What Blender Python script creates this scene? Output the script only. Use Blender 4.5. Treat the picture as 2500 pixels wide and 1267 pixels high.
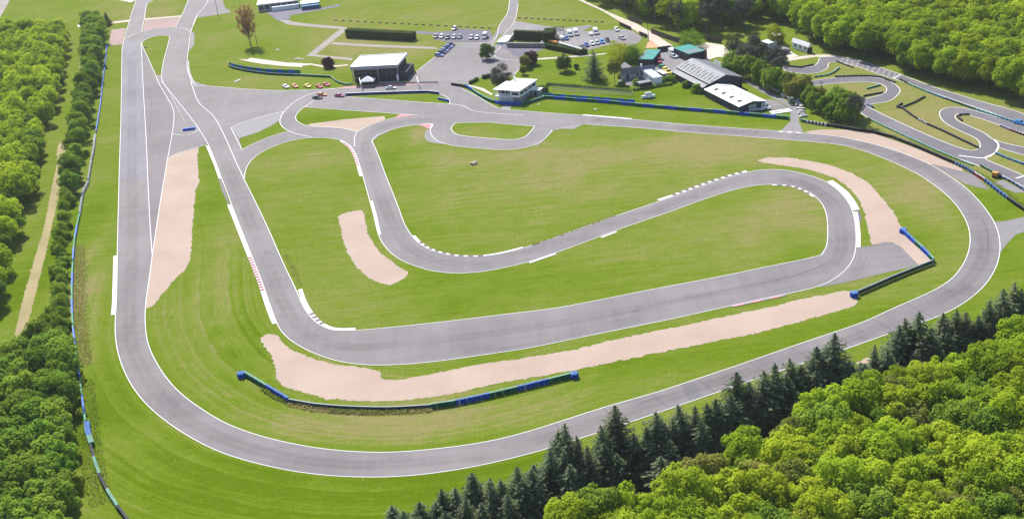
import bpy, bmesh, math, random
import numpy as np
from mathutils import Vector, Matrix, Quaternion
from mathutils.geometry import tessellate_polygon

random.seed(7)
rng = np.random.default_rng(7)
for o in list(bpy.data.objects):
    bpy.data.objects.remove(o)
SC = bpy.context.scene
COL = SC.collection

# ------------------------------------------------------------------ camera
# surveyed drone position: 150 m above the circuit, looking 24 degrees down
FPX, PITCH, ROLL, CAMH = 3200.0, math.radians(24), math.radians(-6), 150.0
_c, _s = math.cos(ROLL), math.sin(ROLL)
_fw = Vector((0, math.cos(PITCH), -math.sin(PITCH)))
_up = Vector((0, math.sin(PITCH), math.cos(PITCH)))
_rt = Vector((1, 0, 0))
cam_right = _c * _rt + _s * _up
cam_up = -_s * _rt + _c * _up
cd = bpy.data.cameras.new('camera')
cd.sensor_width = 36.0
cd.lens = FPX / 2500 * 36
cd.clip_start = 1.0
cd.clip_end = 9000
cam = bpy.data.objects.new('camera', cd)
COL.objects.link(cam)
cam.matrix_world = Matrix((
    (cam_right.x, cam_up.x, -_fw.x, 0), (cam_right.y, cam_up.y, -_fw.y, 0),
    (cam_right.z, cam_up.z, -_fw.z, CAMH), (0, 0, 0, 1)))
SC.camera = cam

# ------------------------------------------------------------------ light
SUN_EL, SUN_SIDE = math.radians(45), math.radians(18)
ld = bpy.data.lights.new('sun', 'SUN')
ld.energy = 4.4
ld.angle = math.radians(0.53)
ld.color = (1.0, 0.955, 0.88)
sun = bpy.data.objects.new('sun', ld)
COL.objects.link(sun)
sun_dir = Vector((math.sin(SUN_SIDE) * math.cos(SUN_EL), -math.cos(SUN_SIDE) * math.cos(SUN_EL), -math.sin(SUN_EL)))
sun.rotation_mode = 'QUATERNION'
sun.rotation_quaternion = sun_dir.to_track_quat('-Z', 'Y')
sun.location = (-100, 600, 400)
wd = bpy.data.worlds.new('World')
SC.world = wd
wd.use_nodes = True
nt = wd.node_tree
nt.nodes.clear()
sky = nt.nodes.new('ShaderNodeTexSky')
sky.sky_type = 'NISHITA'
sky.sun_disc = False
sky.sun_elevation = SUN_EL
sky.sun_rotation = -SUN_SIDE
sky.altitude = 150
bg = nt.nodes.new('ShaderNodeBackground')
bg.inputs[1].default_value = 0.092
wo = nt.nodes.new('ShaderNodeOutputWorld')
nt.links.new(sky.outputs[0], bg.inputs[0])
nt.links.new(bg.outputs[0], wo.inputs[0])
SC.view_settings.view_transform = 'Standard'
SC.view_settings.look = 'None'
SC.view_settings.exposure = 1.05
SC.view_settings.gamma = 1.0
SC.view_settings.use_curve_mapping = False
SC.render.engine = 'CYCLES'
SC.cycles.max_bounces = 7
SC.cycles.diffuse_bounces = 4
SC.cycles.glossy_bounces = 2
SC.cycles.transmission_bounces = 4
SC.cycles.transparent_max_bounces = 4

# ------------------------------------------------------------------ survey helpers
def ray(px, py):
    u = (px - 1250.0) / FPX
    v = (633.5 - py) / FPX
    a = u * _c - v * _s
    b = u * _s + v * _c
    return (a, math.cos(PITCH) + b * math.sin(PITCH), -math.sin(PITCH) + b * math.cos(PITCH))

def g(px, py, z=0.0):
    """site position (x, y) of a surveyed point lying at height z"""
    X, Y, Z = ray(px, py)
    t = (z - CAMH) / Z
    return (X * t, Y * t)

def G(pts, z=0.0):
    return [g(x, y, z) for x, y in pts]

def scale_at(x, y):
    """pixels of the photograph per metre at ground point"""
    return FPX / (y * math.cos(PITCH) + CAMH * math.sin(PITCH))

def proj(x, y, z=0.0):
    """photograph pixel of a site point"""
    d = Vector((x, y, z - CAMH))
    w = d.dot(_fw)
    return (1250 + FPX * d.dot(cam_right) / w, 633.5 - FPX * d.dot(cam_up) / w) if w > 1 else (-9999, -9999)

def in_view(x, y, h, r):
    s = scale_at(x, y)
    for z in (0, h * .5, h):
        u, v = proj(x, y, z)
        if -r * s < u < 2500 + r * s and -r * s < v < 1267 + r * s * .8: return True
    return False

def resample(P, step):
    P = np.asarray(P, float)
    d = np.r_[0, np.cumsum(np.linalg.norm(np.diff(P, axis=0), axis=1))]
    n = max(2, int(round(d[-1] / step)) + 1)
    t = np.linspace(0, d[-1], n)
    return np.stack([np.interp(t, d, P[:, 0]), np.interp(t, d, P[:, 1])], 1)

def catmull(P, per=10):
    P = np.asarray(P, float)
    if len(P) < 3:
        return P
    Q = np.vstack([2 * P[0] - P[1], P, 2 * P[-1] - P[-2]])
    out = []
    for i in range(1, len(Q) - 2):
        p0, p1, p2, p3 = Q[i - 1:i + 3]
        t0 = 0.0
        t1 = t0 + np.linalg.norm(p1 - p0) ** .5 + 1e-6
        t2 = t1 + np.linalg.norm(p2 - p1) ** .5 + 1e-6
        t3 = t2 + np.linalg.norm(p3 - p2) ** .5 + 1e-6
        for t in np.linspace(t1, t2, per, endpoint=False):
            A1 = (t1 - t) / (t1 - t0) * p0 + (t - t0) / (t1 - t0) * p1
            A2 = (t2 - t) / (t2 - t1) * p1 + (t - t1) / (t2 - t1) * p2
            A3 = (t3 - t) / (t3 - t2) * p2 + (t - t2) / (t3 - t2) * p3
            B1 = (t2 - t) / (t2 - t0) * A1 + (t - t0) / (t2 - t0) * A2
            B2 = (t3 - t) / (t3 - t1) * A2 + (t - t1) / (t3 - t1) * A3
            out.append((t2 - t) / (t2 - t1) * B1 + (t - t1) / (t2 - t1) * B2)
    out.append(P[-1])
    return np.array(out)

def S(px, step=2.0, sm=3.0):
    """smooth ground curve through surveyed pixels"""
    P = resample(catmull(G(px)), step)
    if sm > 0 and len(P) > 5:
        k = int(3 * sm / step) + 1
        w = np.exp(-0.5 * (np.arange(-k, k + 1) * step / sm) ** 2)
        w /= w.sum()
        E = np.vstack([2 * P[0] - P[k:0:-1] if len(P) > k else np.repeat(P[:1], k, 0),
                       P,
                       2 * P[-1] - P[-2:-k - 2:-1] if len(P) > k else np.repeat(P[-1:], k, 0)])
        if len(E) == len(P) + 2 * k:
            P = np.stack([np.convolve(E[:, i], w, 'valid') for i in (0, 1)], 1)
    return P

def normals(P):
    T = np.gradient(np.asarray(P, float), axis=0)
    T /= np.linalg.norm(T, axis=1)[:, None] + 1e-9
    return np.stack([-T[:, 1], T[:, 0]], 1)        # to the left of travel

def offset(P, d):
    P = np.asarray(P, float)
    return P + normals(P) * (d if np.isscalar(d) else np.asarray(d)[:, None])

# ------------------------------------------------------------------ object helpers
def tag(o, label=None, cat=None, group=None, kind=None):
    if label: o['label'] = label
    if cat: o['category'] = cat
    if group: o['group'] = group
    if kind: o['kind'] = kind
    return o

def mesh_obj(name, verts, faces, mats, parent=None, smooth=False, midx=None):
    me = bpy.data.meshes.new(name)
    me.from_pydata([tuple(v) for v in verts], [], [tuple(f) for f in faces])
    for m in (mats if isinstance(mats, (list, tuple)) else [mats]):
        me.materials.append(m)
    if midx is not None:
        me.polygons.foreach_set('material_index', np.asarray(midx, dtype=np.int32))
    if smooth:
        me.polygons.foreach_set('use_smooth', np.ones(len(me.polygons), dtype=bool))
    me.update()
    o = bpy.data.objects.new(name, me)
    COL.objects.link(o)
    if parent is not None:
        o.parent = parent
    return o

def link_mesh(name, me, parent=None, loc=(0, 0, 0), rz=0.0, sc=1.0):
    o = bpy.data.objects.new(name, me)
    COL.objects.link(o)
    o.location = loc
    o.rotation_euler = (0, 0, rz)
    o.scale = (sc, sc, sc) if np.isscalar(sc) else sc
    if parent is not None:
        o.parent = parent
    return o

def empty(name, loc, rz=0.0, label=None, cat=None, group=None):
    o = bpy.data.objects.new(name, None)
    o.empty_display_size = 0.5
    COL.objects.link(o)
    o.location = loc
    o.rotation_euler = (0, 0, rz)
    tag(o, label, cat, group)
    return o

class MB:
    """collects shapes into one mesh"""
    def __init__(s):
        s.v, s.f, s.m = [], [], []
    def add(s, v, f, m=0):
        b = len(s.v)
        s.v += [tuple(p) for p in v]
        s.f += [tuple(i + b for i in q) for q in f]
        s.m += [m] * len(f)
        return s
    def box(s, x0, x1, y0, y1, z0, z1, m=0):
        return s.add([(x0, y0, z0), (x1, y0, z0), (x1, y1, z0), (x0, y1, z0), (x0, y0, z1), (x1, y0, z1), (x1, y1, z1), (x0, y1, z1)],
                     [(0, 3, 2, 1), (4, 5, 6, 7), (0, 1, 5, 4), (1, 2, 6, 5), (2, 3, 7, 6), (3, 0, 4, 7)], m)
    def prism(s, poly, z0, z1, m=0):
        n = len(poly)
        v = [(x, y, z0) for x, y in poly] + [(x, y, z1) for x, y in poly]
        f = [tuple(range(n - 1, -1, -1)), tuple(range(n, 2 * n))] + [(i, (i + 1) % n, n + (i + 1) % n, n + i) for i in range(n)]
        return s.add(v, f, m)
    def tube(s, a, b, r0, r1=None, n=6, m=0, cap=True):
        a, b = Vector(a), Vector(b)
        r1 = r0 if r1 is None else r1
        d = (b - a).normalized()
        x = d.orthogonal().normalized()
        y = d.cross(x)
        v = []
        for c, r in ((a, r0), (b, r1)):
            for i in range(n):
                t = 2 * math.pi * i / n
                v.append(c + (x * math.cos(t) + y * math.sin(t)) * r)
        f = [(i, (i + 1) % n, n + (i + 1) % n, n + i) for i in range(n)]
        if cap:
            f += [tuple(range(n - 1, -1, -1)), tuple(range(n, 2 * n))]
        return s.add(v, f, m)
    def build(s, name, mats, parent=None, smooth=False):
        return mesh_obj(name, s.v, s.f, mats, parent, smooth, s.m)
    def mesh(s, name, mats, smooth=False):
        o = s.build(name, mats, None, smooth)
        me = o.data
        bpy.data.objects.remove(o)
        return me

def ccw(P):
    P = np.asarray(P, float)
    a = np.sum(P[:, 0] * np.roll(P[:, 1], -1) - np.roll(P[:, 0], -1) * P[:, 1])
    return P if a > 0 else P[::-1]

def sheet(name, outer, holes, z, mat, parent=None, kind='structure', label=None):
    loops = [[Vector((x, y, 0)) for x, y in L] for L in [outer] + list(holes)]
    tris = tessellate_polygon(loops)
    V = [(p.x, p.y, z) for L in loops for p in L]
    F = []
    for t in tris:
        a, b, c = (V[i] for i in t)
        if (b[0] - a[0]) * (c[1] - a[1]) - (c[0] - a[0]) * (b[1] - a[1]) < 0:
            t = (t[0], t[2], t[1])
        F.append(t)
    o = mesh_obj(name, V, F, mat, parent)
    if parent is None:
        tag(o, label, None, None, kind)
    return o

def ribbon_faces(P, w, z, closed=False):
    P = np.asarray(P, float)
    N = normals(P)
    A, B = P + N * w / 2, P - N * w / 2
    n = len(P)
    V = [(a[0], a[1], z) for a in A] + [(b[0], b[1], z) for b in B]
    F = [(i, n + i, n + i + 1, i + 1) for i in range(n - 1)]
    return V, F

def ragged(P, amp, step=1.0, seed=0):
    """closed outline roughened as a grass/gravel edge"""
    r = np.random.default_rng(seed)
    Q = resample(np.vstack([P, P[:1]]), step)[:-1]
    n = len(Q)
    j = r.normal(0, 1, n)
    k = np.array([.25, .5, .25])
    j = np.convolve(np.r_[j[-1], j, j[0]], k, 'valid') * .7 + r.normal(0, .5, n)
    return Q + normals(Q) * (j * amp)[:, None]

# ------------------------------------------------------------------ materials
def new_mat(name):
    m = bpy.data.materials.new(name)
    m.use_nodes = True
    nt = m.node_tree
    nt.nodes.clear()
    out = nt.nodes.new('ShaderNodeOutputMaterial')
    b = nt.nodes.new('ShaderNodeBsdfPrincipled')
    nt.links.new(b.outputs[0], out.inputs[0])
    return m, nt, b, out

def N(nt, t, **kw):
    n = nt.nodes.new(t)
    for k, v in kw.items():
        if isinstance(k, str) and k.startswith('i_'):
            n.inputs[int(k[2:])].default_value = v
        else:
            setattr(n, k, v)
    return n

def coords(nt, scale=None, obj=False):
    if obj:
        t = nt.nodes.new('ShaderNodeTexCoord'); s = t.outputs['Object']
    else:
        t = nt.nodes.new('ShaderNodeNewGeometry'); s = t.outputs['Position']
    if scale is None:
        return s
    mp = nt.nodes.new('ShaderNodeMapping')
    mp.inputs['Scale'].default_value = scale if not np.isscalar(scale) else (scale,) * 3
    nt.links.new(s, mp.inputs[0])
    return mp.outputs[0]

def noise(nt, vec, scale, detail=3.0, rough=0.55):
    n = nt.nodes.new('ShaderNodeTexNoise')
    n.inputs['Scale'].default_value = scale
    n.inputs['Detail'].default_value = detail
    n.inputs['Roughness'].default_value = rough
    nt.links.new(vec, n.inputs['Vector'])
    return n.outputs['Fac']

def ramp(nt, fac, p0, p1, c0=(0, 0, 0, 1), c1=(1, 1, 1, 1)):
    r = nt.nodes.new('ShaderNodeValToRGB')
    r.color_ramp.elements[0].position = p0
    r.color_ramp.elements[1].position = p1
    r.color_ramp.elements[0].color = c0
    r.color_ramp.elements[1].color = c1
    nt.links.new(fac, r.inputs[0])
    return r.outputs[0]

def mix(nt, fac, a, b, mode='MIX'):
    m = nt.nodes.new('ShaderNodeMix')
    m.data_type = 'RGBA'
    m.blend_type = mode
    m.clamp_factor = True
    for sock, v in ((m.inputs[0], fac), (m.inputs[6], a), (m.inputs[7], b)):
        if isinstance(v, (int, float)):
            sock.default_value = v
        elif isinstance(v, (tuple, list)):
            sock.default_value = (*v[:3], 1)
        else:
            nt.links.new(v, sock)
    return m.outputs[2]

def math_node(nt, op, a, b=None):
    m = nt.nodes.new('ShaderNodeMath')
    m.operation = op
    for i, v in enumerate((a, b)):
        if v is None: continue
        if isinstance(v, (int, float)): m.inputs[i].default_value = v
        else: nt.links.new(v, m.inputs[i])
    return m.outputs[0]

def attr(nt, name, color=False):
    a = nt.nodes.new('ShaderNodeAttribute')
    a.attribute_name = name
    return a.outputs['Color'] if color else a.outputs['Fac']

def bump(nt, b, h, strength=0.3, dist=0.1):
    n = nt.nodes.new('ShaderNodeBump')
    n.inputs['Strength'].default_value = strength
    n.inputs['Distance'].default_value = dist
    nt.links.new(h, n.inputs['Height'])
    nt.links.new(n.outputs[0], b.inputs['Normal'])

def mat(name, c, rough=0.7, metal=0.0, var=0.12, scale=0.6, c2=None, spec=None, obj=False):
    """plain painted / built surface with weathering noise"""
    m, nt, b, out = new_mat(name)
    v = coords(nt, None, obj)
    f = noise(nt, v, scale, 4)
    f2 = noise(nt, v, scale * 9, 2)
    c2 = c2 or tuple(x * (1 - 2.2 * var) for x in c)
    f = math_node(nt, 'ADD', math_node(nt, 'MULTIPLY', f, .7), math_node(nt, 'MULTIPLY', f2, .3))
    col = mix(nt, ramp(nt, f, .36, .66), c2, c)
    nt.links.new(col, b.inputs['Base Color'])
    b.inputs['Roughness'].default_value = rough
    b.inputs['Metallic'].default_value = metal
    b.inputs['Specular IOR Level'].default_value = spec if spec is not None else (.12 if rough >= .45 else .4)
    return m
# ================================================================== surfaces
def grass_material():
    m, nt, b, out = new_mat('grass')
    p = coords(nt)
    dry = attr(nt, 'dry')
    mow = attr(nt, 'mow')
    mm = attr(nt, 'mowmask')
    big = noise(nt, p, .035, 4, .6)
    mid = noise(nt, p, .16, 4, .65)
    fine = noise(nt, p, 1.1, 3, .7)
    # mowing streaks: along the site's long direction, and around the bends
    st = noise(nt, coords(nt, (.05, .55, 1)), 1.0, 3, .6)
    cmb = nt.nodes.new('ShaderNodeCombineXYZ')
    wob = math_node(nt, 'MULTIPLY', noise(nt, p, .06, 2), 2.0)
    nt.links.new(math_node(nt, 'ADD', mow, wob), cmb.inputs[0])
    nt.links.new(math_node(nt, 'MULTIPLY', mid, 1.2), cmb.inputs[1])
    arc = ramp(nt, noise(nt, cmb.outputs[0], .8, 2, .6), .25, .75)
    stk = nt.nodes.new('ShaderNodeMix'); stk.data_type = 'FLOAT'
    nt.links.new(mm, stk.inputs[0]); nt.links.new(st, stk.inputs[2]); nt.links.new(arc, stk.inputs[3])
    s = stk.outputs[0]
    f = math_node(nt, 'ADD', math_node(nt, 'MULTIPLY', big, .75), math_node(nt, 'MULTIPLY', mid, .45))
    f = math_node(nt, 'ADD', f, math_node(nt, 'MULTIPLY', s, .75))
    f = math_node(nt, 'ADD', f, math_node(nt, 'MULTIPLY', fine, .35))
    f = math_node(nt, 'ADD', f, math_node(nt, 'MULTIPLY', dry, .29))
    f = math_node(nt, 'SUBTRACT', f, .60)
    r = nt.nodes.new('ShaderNodeValToRGB')
    cr = r.color_ramp
    cr.elements[0].position = .16; cr.elements[0].color = (.080, .127, .004, 1)
    cr.elements[1].position = .92; cr.elements[1].color = (.190, .178, .068, 1)
    for pos, c in ((.34, (.099, .152, .008, 1)), (.52, (.119, .164, .018, 1)), (.70, (.144, .172, .034, 1))):
        e = cr.elements.new(pos); e.color = c
    nt.links.new(f, r.inputs[0])
    # clumps and flowers
    cl = noise(nt, p, 2.4, 3, .85)
    st3 = noise(nt, coords(nt, (.22, 1.7, 1)), 1.0, 3, .7)
    st4 = noise(nt, coords(nt, (1.7, .18, 1)), 1.0, 2, .7)
    cl2 = math_node(nt, 'ADD', math_node(nt, 'MULTIPLY', cl, .55), math_node(nt, 'MULTIPLY', math_node(nt, 'ADD', st3, math_node(nt, 'MULTIPLY', st4, .5)), .3))
    col = mix(nt, ramp(nt, cl2, .36, .64), (.66, .71, .55), (1.26, 1.19, 1.3))
    col = mix(nt, 1.0, r.outputs[0], col, 'MULTIPLY')
    fl = ramp(nt, noise(nt, p, 1.7, 1, .5), .745, .78)
    fl = math_node(nt, 'MULTIPLY', fl, ramp(nt, big, .46, .6))
    col = mix(nt, fl, col, (.42, .43, .26))
    nt.links.new(col, b.inputs['Base Color'])
    b.inputs['Roughness'].default_value = .95
    b.inputs['Specular IOR Level'].default_value = .0
    h = math_node(nt, 'ADD', math_node(nt, 'MULTIPLY', cl, .7), math_node(nt, 'MULTIPLY', fine, .8))
    bump(nt, b, h, .8, .22)
    return m

def asphalt_material(name, c, c2, patch=.5):
    m, nt, b, out = new_mat(name)
    p = coords(nt)
    big = noise(nt, p, .03, 3, .6)
    st = noise(nt, coords(nt, (.03, .3, 1)), 1.0, 4, .6)
    st2 = noise(nt, coords(nt, (.34, .025, 1)), 1.0, 4, .6)
    grain = noise(nt, p, 3.5, 3, .8)
    f = math_node(nt, 'ADD', math_node(nt, 'MULTIPLY', big, .6), math_node(nt, 'MULTIPLY', math_node(nt, 'ADD', st, st2), .3))
    f = math_node(nt, 'ADD', f, math_node(nt, 'MULTIPLY', grain, .22))
    col = mix(nt, ramp(nt, f, .56, .82), c2, c)
    blot = ramp(nt, noise(nt, p, .22, 5, .7), .60, .70)
    col = mix(nt, math_node(nt, 'MULTIPLY', blot, .4), col, tuple(x * .72 for x in c2))
    nt.links.new(col, b.inputs['Base Color'])
    b.inputs['Roughness'].default_value = .82
    b.inputs['Specular IOR Level'].default_value = .15
    bump(nt, b, grain, .25, .02)
    return m

def gravel_material(name, c, c2, furrow=True):
    m, nt, b, out = new_mat(name)
    p = coords(nt)
    big = noise(nt, p, .06, 4, .6)
    g1 = noise(nt, p, 2.2, 4, .85)
    # raked furrows
    w = nt.nodes.new('ShaderNodeTexWave')
    w.inputs['Scale'].default_value = .30
    w.inputs['Distortion'].default_value = 5.0
    w.inputs['Detail'].default_value = 2
    w.inputs['Detail Scale'].default_value = .6
    nt.links.new(coords(nt, (1, .12, 1)), w.inputs[0])
    f = math_node(nt, 'ADD', math_node(nt, 'MULTIPLY', big, .5), math_node(nt, 'MULTIPLY', g1, .5))
    col = mix(nt, ramp(nt, f, .34, .62), c2, c)
    if furrow:
        col = mix(nt, math_node(nt, 'MULTIPLY', ramp(nt, w.outputs['Fac'], .05, .3, (1, 1, 1, 1), (0, 0, 0, 1)), .05), col, tuple(x * .7 for x in c2))
    weed = ramp(nt, noise(nt, p, .7, 3, .75), .74, .79)
    col = mix(nt, math_node(nt, 'MULTIPLY', weed, .7), col, (.10, .10, .045))
    nt.links.new(col, b.inputs['Base Color'])
    b.inputs['Roughness'].default_value = .95
    b.inputs['Specular IOR Level'].default_value = .1
    bump(nt, b, math_node(nt, 'ADD', g1, math_node(nt, 'MULTIPLY', w.outputs['Fac'], .10)), .4, .06)
    return m

def paint_material(name, c, wear=.35, under=(.2, .19, .2)):
    m, nt, b, out = new_mat(name)
    p = coords(nt)
    n1 = noise(nt, p, 1.6, 4, .75)
    n2 = noise(nt, p, .12, 3)
    f = ramp(nt, math_node(nt, 'ADD', math_node(nt, 'MULTIPLY', n1, .6), math_node(nt, 'MULTIPLY', n2, .4)), .58, .72)
    col = mix(nt, math_node(nt, 'MULTIPLY', f, wear), c, under)
    nt.links.new(col, b.inputs['Base Color'])
    b.inputs['Roughness'].default_value = .8
    b.inputs['Specular IOR Level'].default_value = .1
    return m

M = {}
M['grass'] = grass_material()
M['asphalt'] = asphalt_material('asphalt', (.182, .167, .172), (.134, .122, .127))
M['asphalt_old'] = asphalt_material('asphalt_weathered', (.205, .195, .198), (.140, .130, .140))
M['asphalt_dark'] = asphalt_material('asphalt_dark', (.125, .115, .150), (.085, .080, .105))
M['asphalt_kart'] = asphalt_material('asphalt_kart', (.145, .135, .150), (.095, .088, .105))
M['gravel'] = gravel_material('gravel', (.375, .296, .246), (.295, .222, .182))
M['gravel_pale'] = gravel_material('gravel_pale', (.47, .41, .35), (.33, .29, .25), False)
M['pinkdirt'] = gravel_material('pink_gravel', (.34, .245, .235), (.24, .175, .165), False)
M['sand'] = gravel_material('sand', (.50, .44, .39), (.40, .35, .31), False)
M['orange_dirt'] = gravel_material('orange_dirt', (.50, .30, .18), (.40, .24, .14), False)
M['dirt'] = gravel_material('dirt', (.31, .25, .14), (.20, .175, .08), False)
M['path'] = gravel_material('path_gravel', (.30, .265, .25), (.21, .185, .17), False)
M['white_line'] = paint_material('white_line_paint', (.66, .65, .67), .5)
M['white_kerb'] = paint_material('white_kerb_paint', (.60, .58, .61), .45)
M['worn_kerb'] = paint_material('worn_kerb_paint', (.21, .20, .205), .8)
M['red_paint'] = paint_material('red_kerb_paint', (.28, .06, .07), .4)
M['pink_paint'] = paint_material('faded_red_paint', (.42, .19, .21), .4)
M['dark_paint'] = paint_material('dark_kerb_paint', (.15, .12, .13), .4)
M['tar'] = mat('tar', (.085, .078, .09), .9)

# ---------------------------------------------------------------- ring road edges (survey)
OUT_L = [(345, -70), (338, -28), (332, 0), (316.5, 49.7), (302.9, 97.7)]
OUT_RING = [(302.9, 97.7), (298.9, 112), (297.3, 157), (296.5, 220), (295, 300), (291.7, 401), (289.1, 502), (286.6, 600), (285.8, 660), (284, 740),
            (281, 789), (281.5, 822), (287, 857.6), (296.7, 890.4), (315.8, 931.9), (340.4, 968), (373.7, 1002.8), (420, 1039), (463.5, 1066.6),
            (500, 1086.5), (550.5, 1108.8), (618.7, 1129), (691.9, 1145.5), (752.5, 1156), (828.3, 1162.6), (904, 1165), (1000, 1161.9), (1097.4, 1149.3),
            (1185.8, 1133.5), (1259.5, 1116), (1325.8, 1098.5), (1400, 1074.6), (1499.5, 1043.3), (1621.2, 1002), (1683.8, 980.6), (1772.3, 950.4),
            (1849.7, 923.5), (1900, 906.7), (2051, 857), (2192.3, 806.8), (2250.7, 787.8), (2314, 763), (2338.4, 749.9), (2377.3, 723.1), (2411.4, 689),
            (2433.4, 650), (2441.9, 615.1), (2441, 585), (2434, 556.7), (2421.4, 531.5), (2399.3, 501.5), (2370.9, 469.9), (2339.4, 444.7), (2301.5, 419.4),
            (2269.9, 400.5), (2218, 379.5), (2151.5, 357), (2075.8, 338.9), (2035.5, 332), (1965.4, 325.4), (1901, 320.8), (1800, 313.8), (1660, 303),
            (1540, 292), (1422, 282), (1350, 277), (1250, 269), (1216, 265)]
OUT_PIT = [(1216, 265), (1190, 251), (1164, 235), (1128, 217)]
PADDOCK = [(1128, 213), (1102, 205), (1147, 206), (1158, 196), (1178, 188), (1210, 196), (1253, 187), (1268, 169), (1274, 147), (1222, 115), (1202, 111),
           (1218, 88), (1238, 76), (1256, 50.5), (1263.6, 25), (1266, 0), (1269, -60), (1248, -60), (1244.7, 0), (1238, 35), (1220.7, 60.6), (1205, 88),
           (1195.5, 103.5), (1102, 106), (1066.7, 136), (1037, 159), (1011.6, 179.7), (994, 194), (1000, 203), (1069, 203.5)]
PITEDGE = [(1069, 205), (970, 209), (891, 213), (820, 216.5), (780, 219)]
TOPEDGE = [(780, 219), (680, 221.6), (600, 218), (510, 211), (480, 210)]
TOPCURVE = [(480, 210), (471, 204), (464.7, 192), (458, 170), (456.6, 154), (461.5, 112), (465.5, 80), (480.7, 42)]
APRON = [(484, 44), (562, 32), (562, 25.6), (551, 22), (545.6, 9.6), (545, 0), (545, -70)]
LOOPTOP = [(459, -70), (459, 0), (447, 32), (428, 67.3), (394, 69), (346, 78.5), (352.5, 46.5), (360.5, 9.6), (375, 0), (384, -70)]

IN_RING = [(371.7, 625), (365, 675.8), (357.3, 726), (354.5, 757), (354.3, 789), (356.5, 816), (363.6, 847.5), (376.3, 875), (391, 901), (411.4, 929),
           (437.4, 958), (469.3, 982.6), (500, 1003.5), (532.8, 1024.2), (585.9, 1048.2), (641.4, 1065.9), (709.6, 1082.3), (790.4, 1096.2), (878.8, 1103.3),
           (950, 1105), (1023.7, 1099.5), (1097.4, 1091.8), (1185.8, 1079.3), (1263.2, 1060.9), (1355.3, 1033), (1400, 1017.5), (1492.1, 988.7), (1606.4, 956.7),
           (1694.9, 927.2), (1823.9, 884), (1900, 857.2), (2007.2, 820.5), (2109.4, 786.4), (2143.5, 770.5), (2177.6, 753.5), (2216.6, 737.5), (2265.3, 716.5),
           (2305.5, 696), (2336.5, 669), (2360, 630), (2368.7, 597.8), (2368.4, 569.4), (2361.4, 544), (2345.7, 515.7), (2323.6, 487.3), (2285.7, 455.7),
           (2244.7, 427.3), (2197.3, 404), (2145, 382), (2080.8, 359.6), (2038, 352), (1926.9, 342.1), (1818.4, 333.8), (1700, 325.4), (1560, 313), (1428, 304)]
# outside of the inner circuit, from the second straight round to the chicane
IC_OUT = [(508, 352), (528, 400), (538, 428), (548, 453), (580, 538), (620, 638), (638, 683), (650, 718), (670, 774), (682, 802), (700, 824), (730, 844),
          (770, 864), (810, 878), (860, 888), (910, 892), (990, 889), (1050, 884), (1160, 869), (1300, 848), (1400, 827), (1500, 807), (1600, 787), (1790, 745.5),
          (1890, 724), (1950, 711.5), (2000, 700), (2030, 686), (2058, 666), (2076, 646), (2086, 624), (2090, 600), (2090, 570), (2087, 540), (2082, 516),
          (2070, 492), (2050, 468), (2018, 444), (1970, 427), (1930, 417), (1890, 413), (1860, 414.4), (1826, 420), (1790, 430), (1730, 449), (1650, 478),
          (1610, 492), (1490, 532), (1410, 560), (1330, 589), (1280, 605), (1240, 616), (1200, 624), (1150, 628), (1100, 624), (1056, 613), (1026, 597),
          (1006, 577), (988, 548), (974, 510), (960, 474), (940, 424), (924, 380), (911, 351)]
IC_TOP = [(911, 351), (908.5, 342), (920, 332), (946, 321), (980, 311), (1022, 305), (1055, 303)]
CHIC_OUT = [(1055, 303), (1051, 315), (1052, 328), (1064, 342), (1090, 353), (1170, 363), (1230, 366.5), (1275, 363), (1300, 356), (1318, 348), (1334, 336), (1348, 318)]
CHIC_END = [(1348, 318), (1360, 311.5), (1388, 306), (1428, 304)]
# the left gravel bed and the run-off behind it
RUN_R = [(345.3, 105.7), (347.7, 112), (362, 144), (378, 180), (387.8, 204), (410, 242.5), (420, 260), (423.8, 273), (424.6, 292), (420.6, 324), (414, 362), (409, 388)]
GRAV_L = [(409, 388), (401, 436), (394, 477), (383, 548), (372.5, 620), (371.7, 625)]
MID_L = [(344.5, 105.7), (347, 157), (349, 203), (353.3, 276), (359, 383), (361, 440), (366, 540), (371.5, 622)]
SEC_L = [(415, 89), (407.8, 118.5), (400.6, 144), (394.5, 182), (397.4, 200.8), (410.2, 218.4), (450, 268), (486.3, 316.2), (508, 352)]
GRAV_TOP = [(409, 388), (430, 377), (456, 368), (500, 355), (508, 352)]
# inner meadow
C_L = [(596, 438), (626, 498), (660, 570), (694, 648), (724, 710), (738, 744), (758, 774), (780, 794), (806, 805.5), (830, 808), (866, 807), (950, 799.5),
       (1050, 789), (1140, 779), (1260, 764), (1340, 755), (1420, 741), (1500, 725), (1600, 705), (1750, 677), (1880, 650), (1930, 640), (1992, 627), (2006, 623)]
C_R = [(2006, 623), (2016, 610), (2020, 594), (2021, 560), (2018, 524), (2010, 502), (1994, 482), (1970, 467), (1940, 455), (1910, 451), (1870, 450), (1830, 455),
       (1770, 470), (1710, 490), (1630, 519), (1500, 564), (1410, 598), (1290, 640), (1240, 652), (1180, 663.5), (1120, 668), (1060, 663), (1020, 652), (980, 636),
       (950, 614), (930, 588), (920, 560), (912, 524), (902, 488), (886, 430)]
C_T = [(886, 430), (874, 392), (866, 372), (856, 358), (836, 344), (820, 340), (796, 337), (760, 337), (720, 342), (684, 352), (650, 366), (622, 384), (606, 402), (598.5, 420), (596, 438)]
CHIC_ISL = [(1111, 301), (1190, 299.4), (1230, 303), (1305, 309)]
CHIC_ISL2 = [(1305, 309), (1290, 328), (1274, 337.5), (1250, 341.5), (1190, 338), (1120, 330), (1104, 320), (1102, 312), (1111, 301)]
V_TOP = [(415, 89), (407, 87.8), (391, 87.8), (371.7, 91.3), (352.5, 99.3), (345.3, 105.7)]
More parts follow.
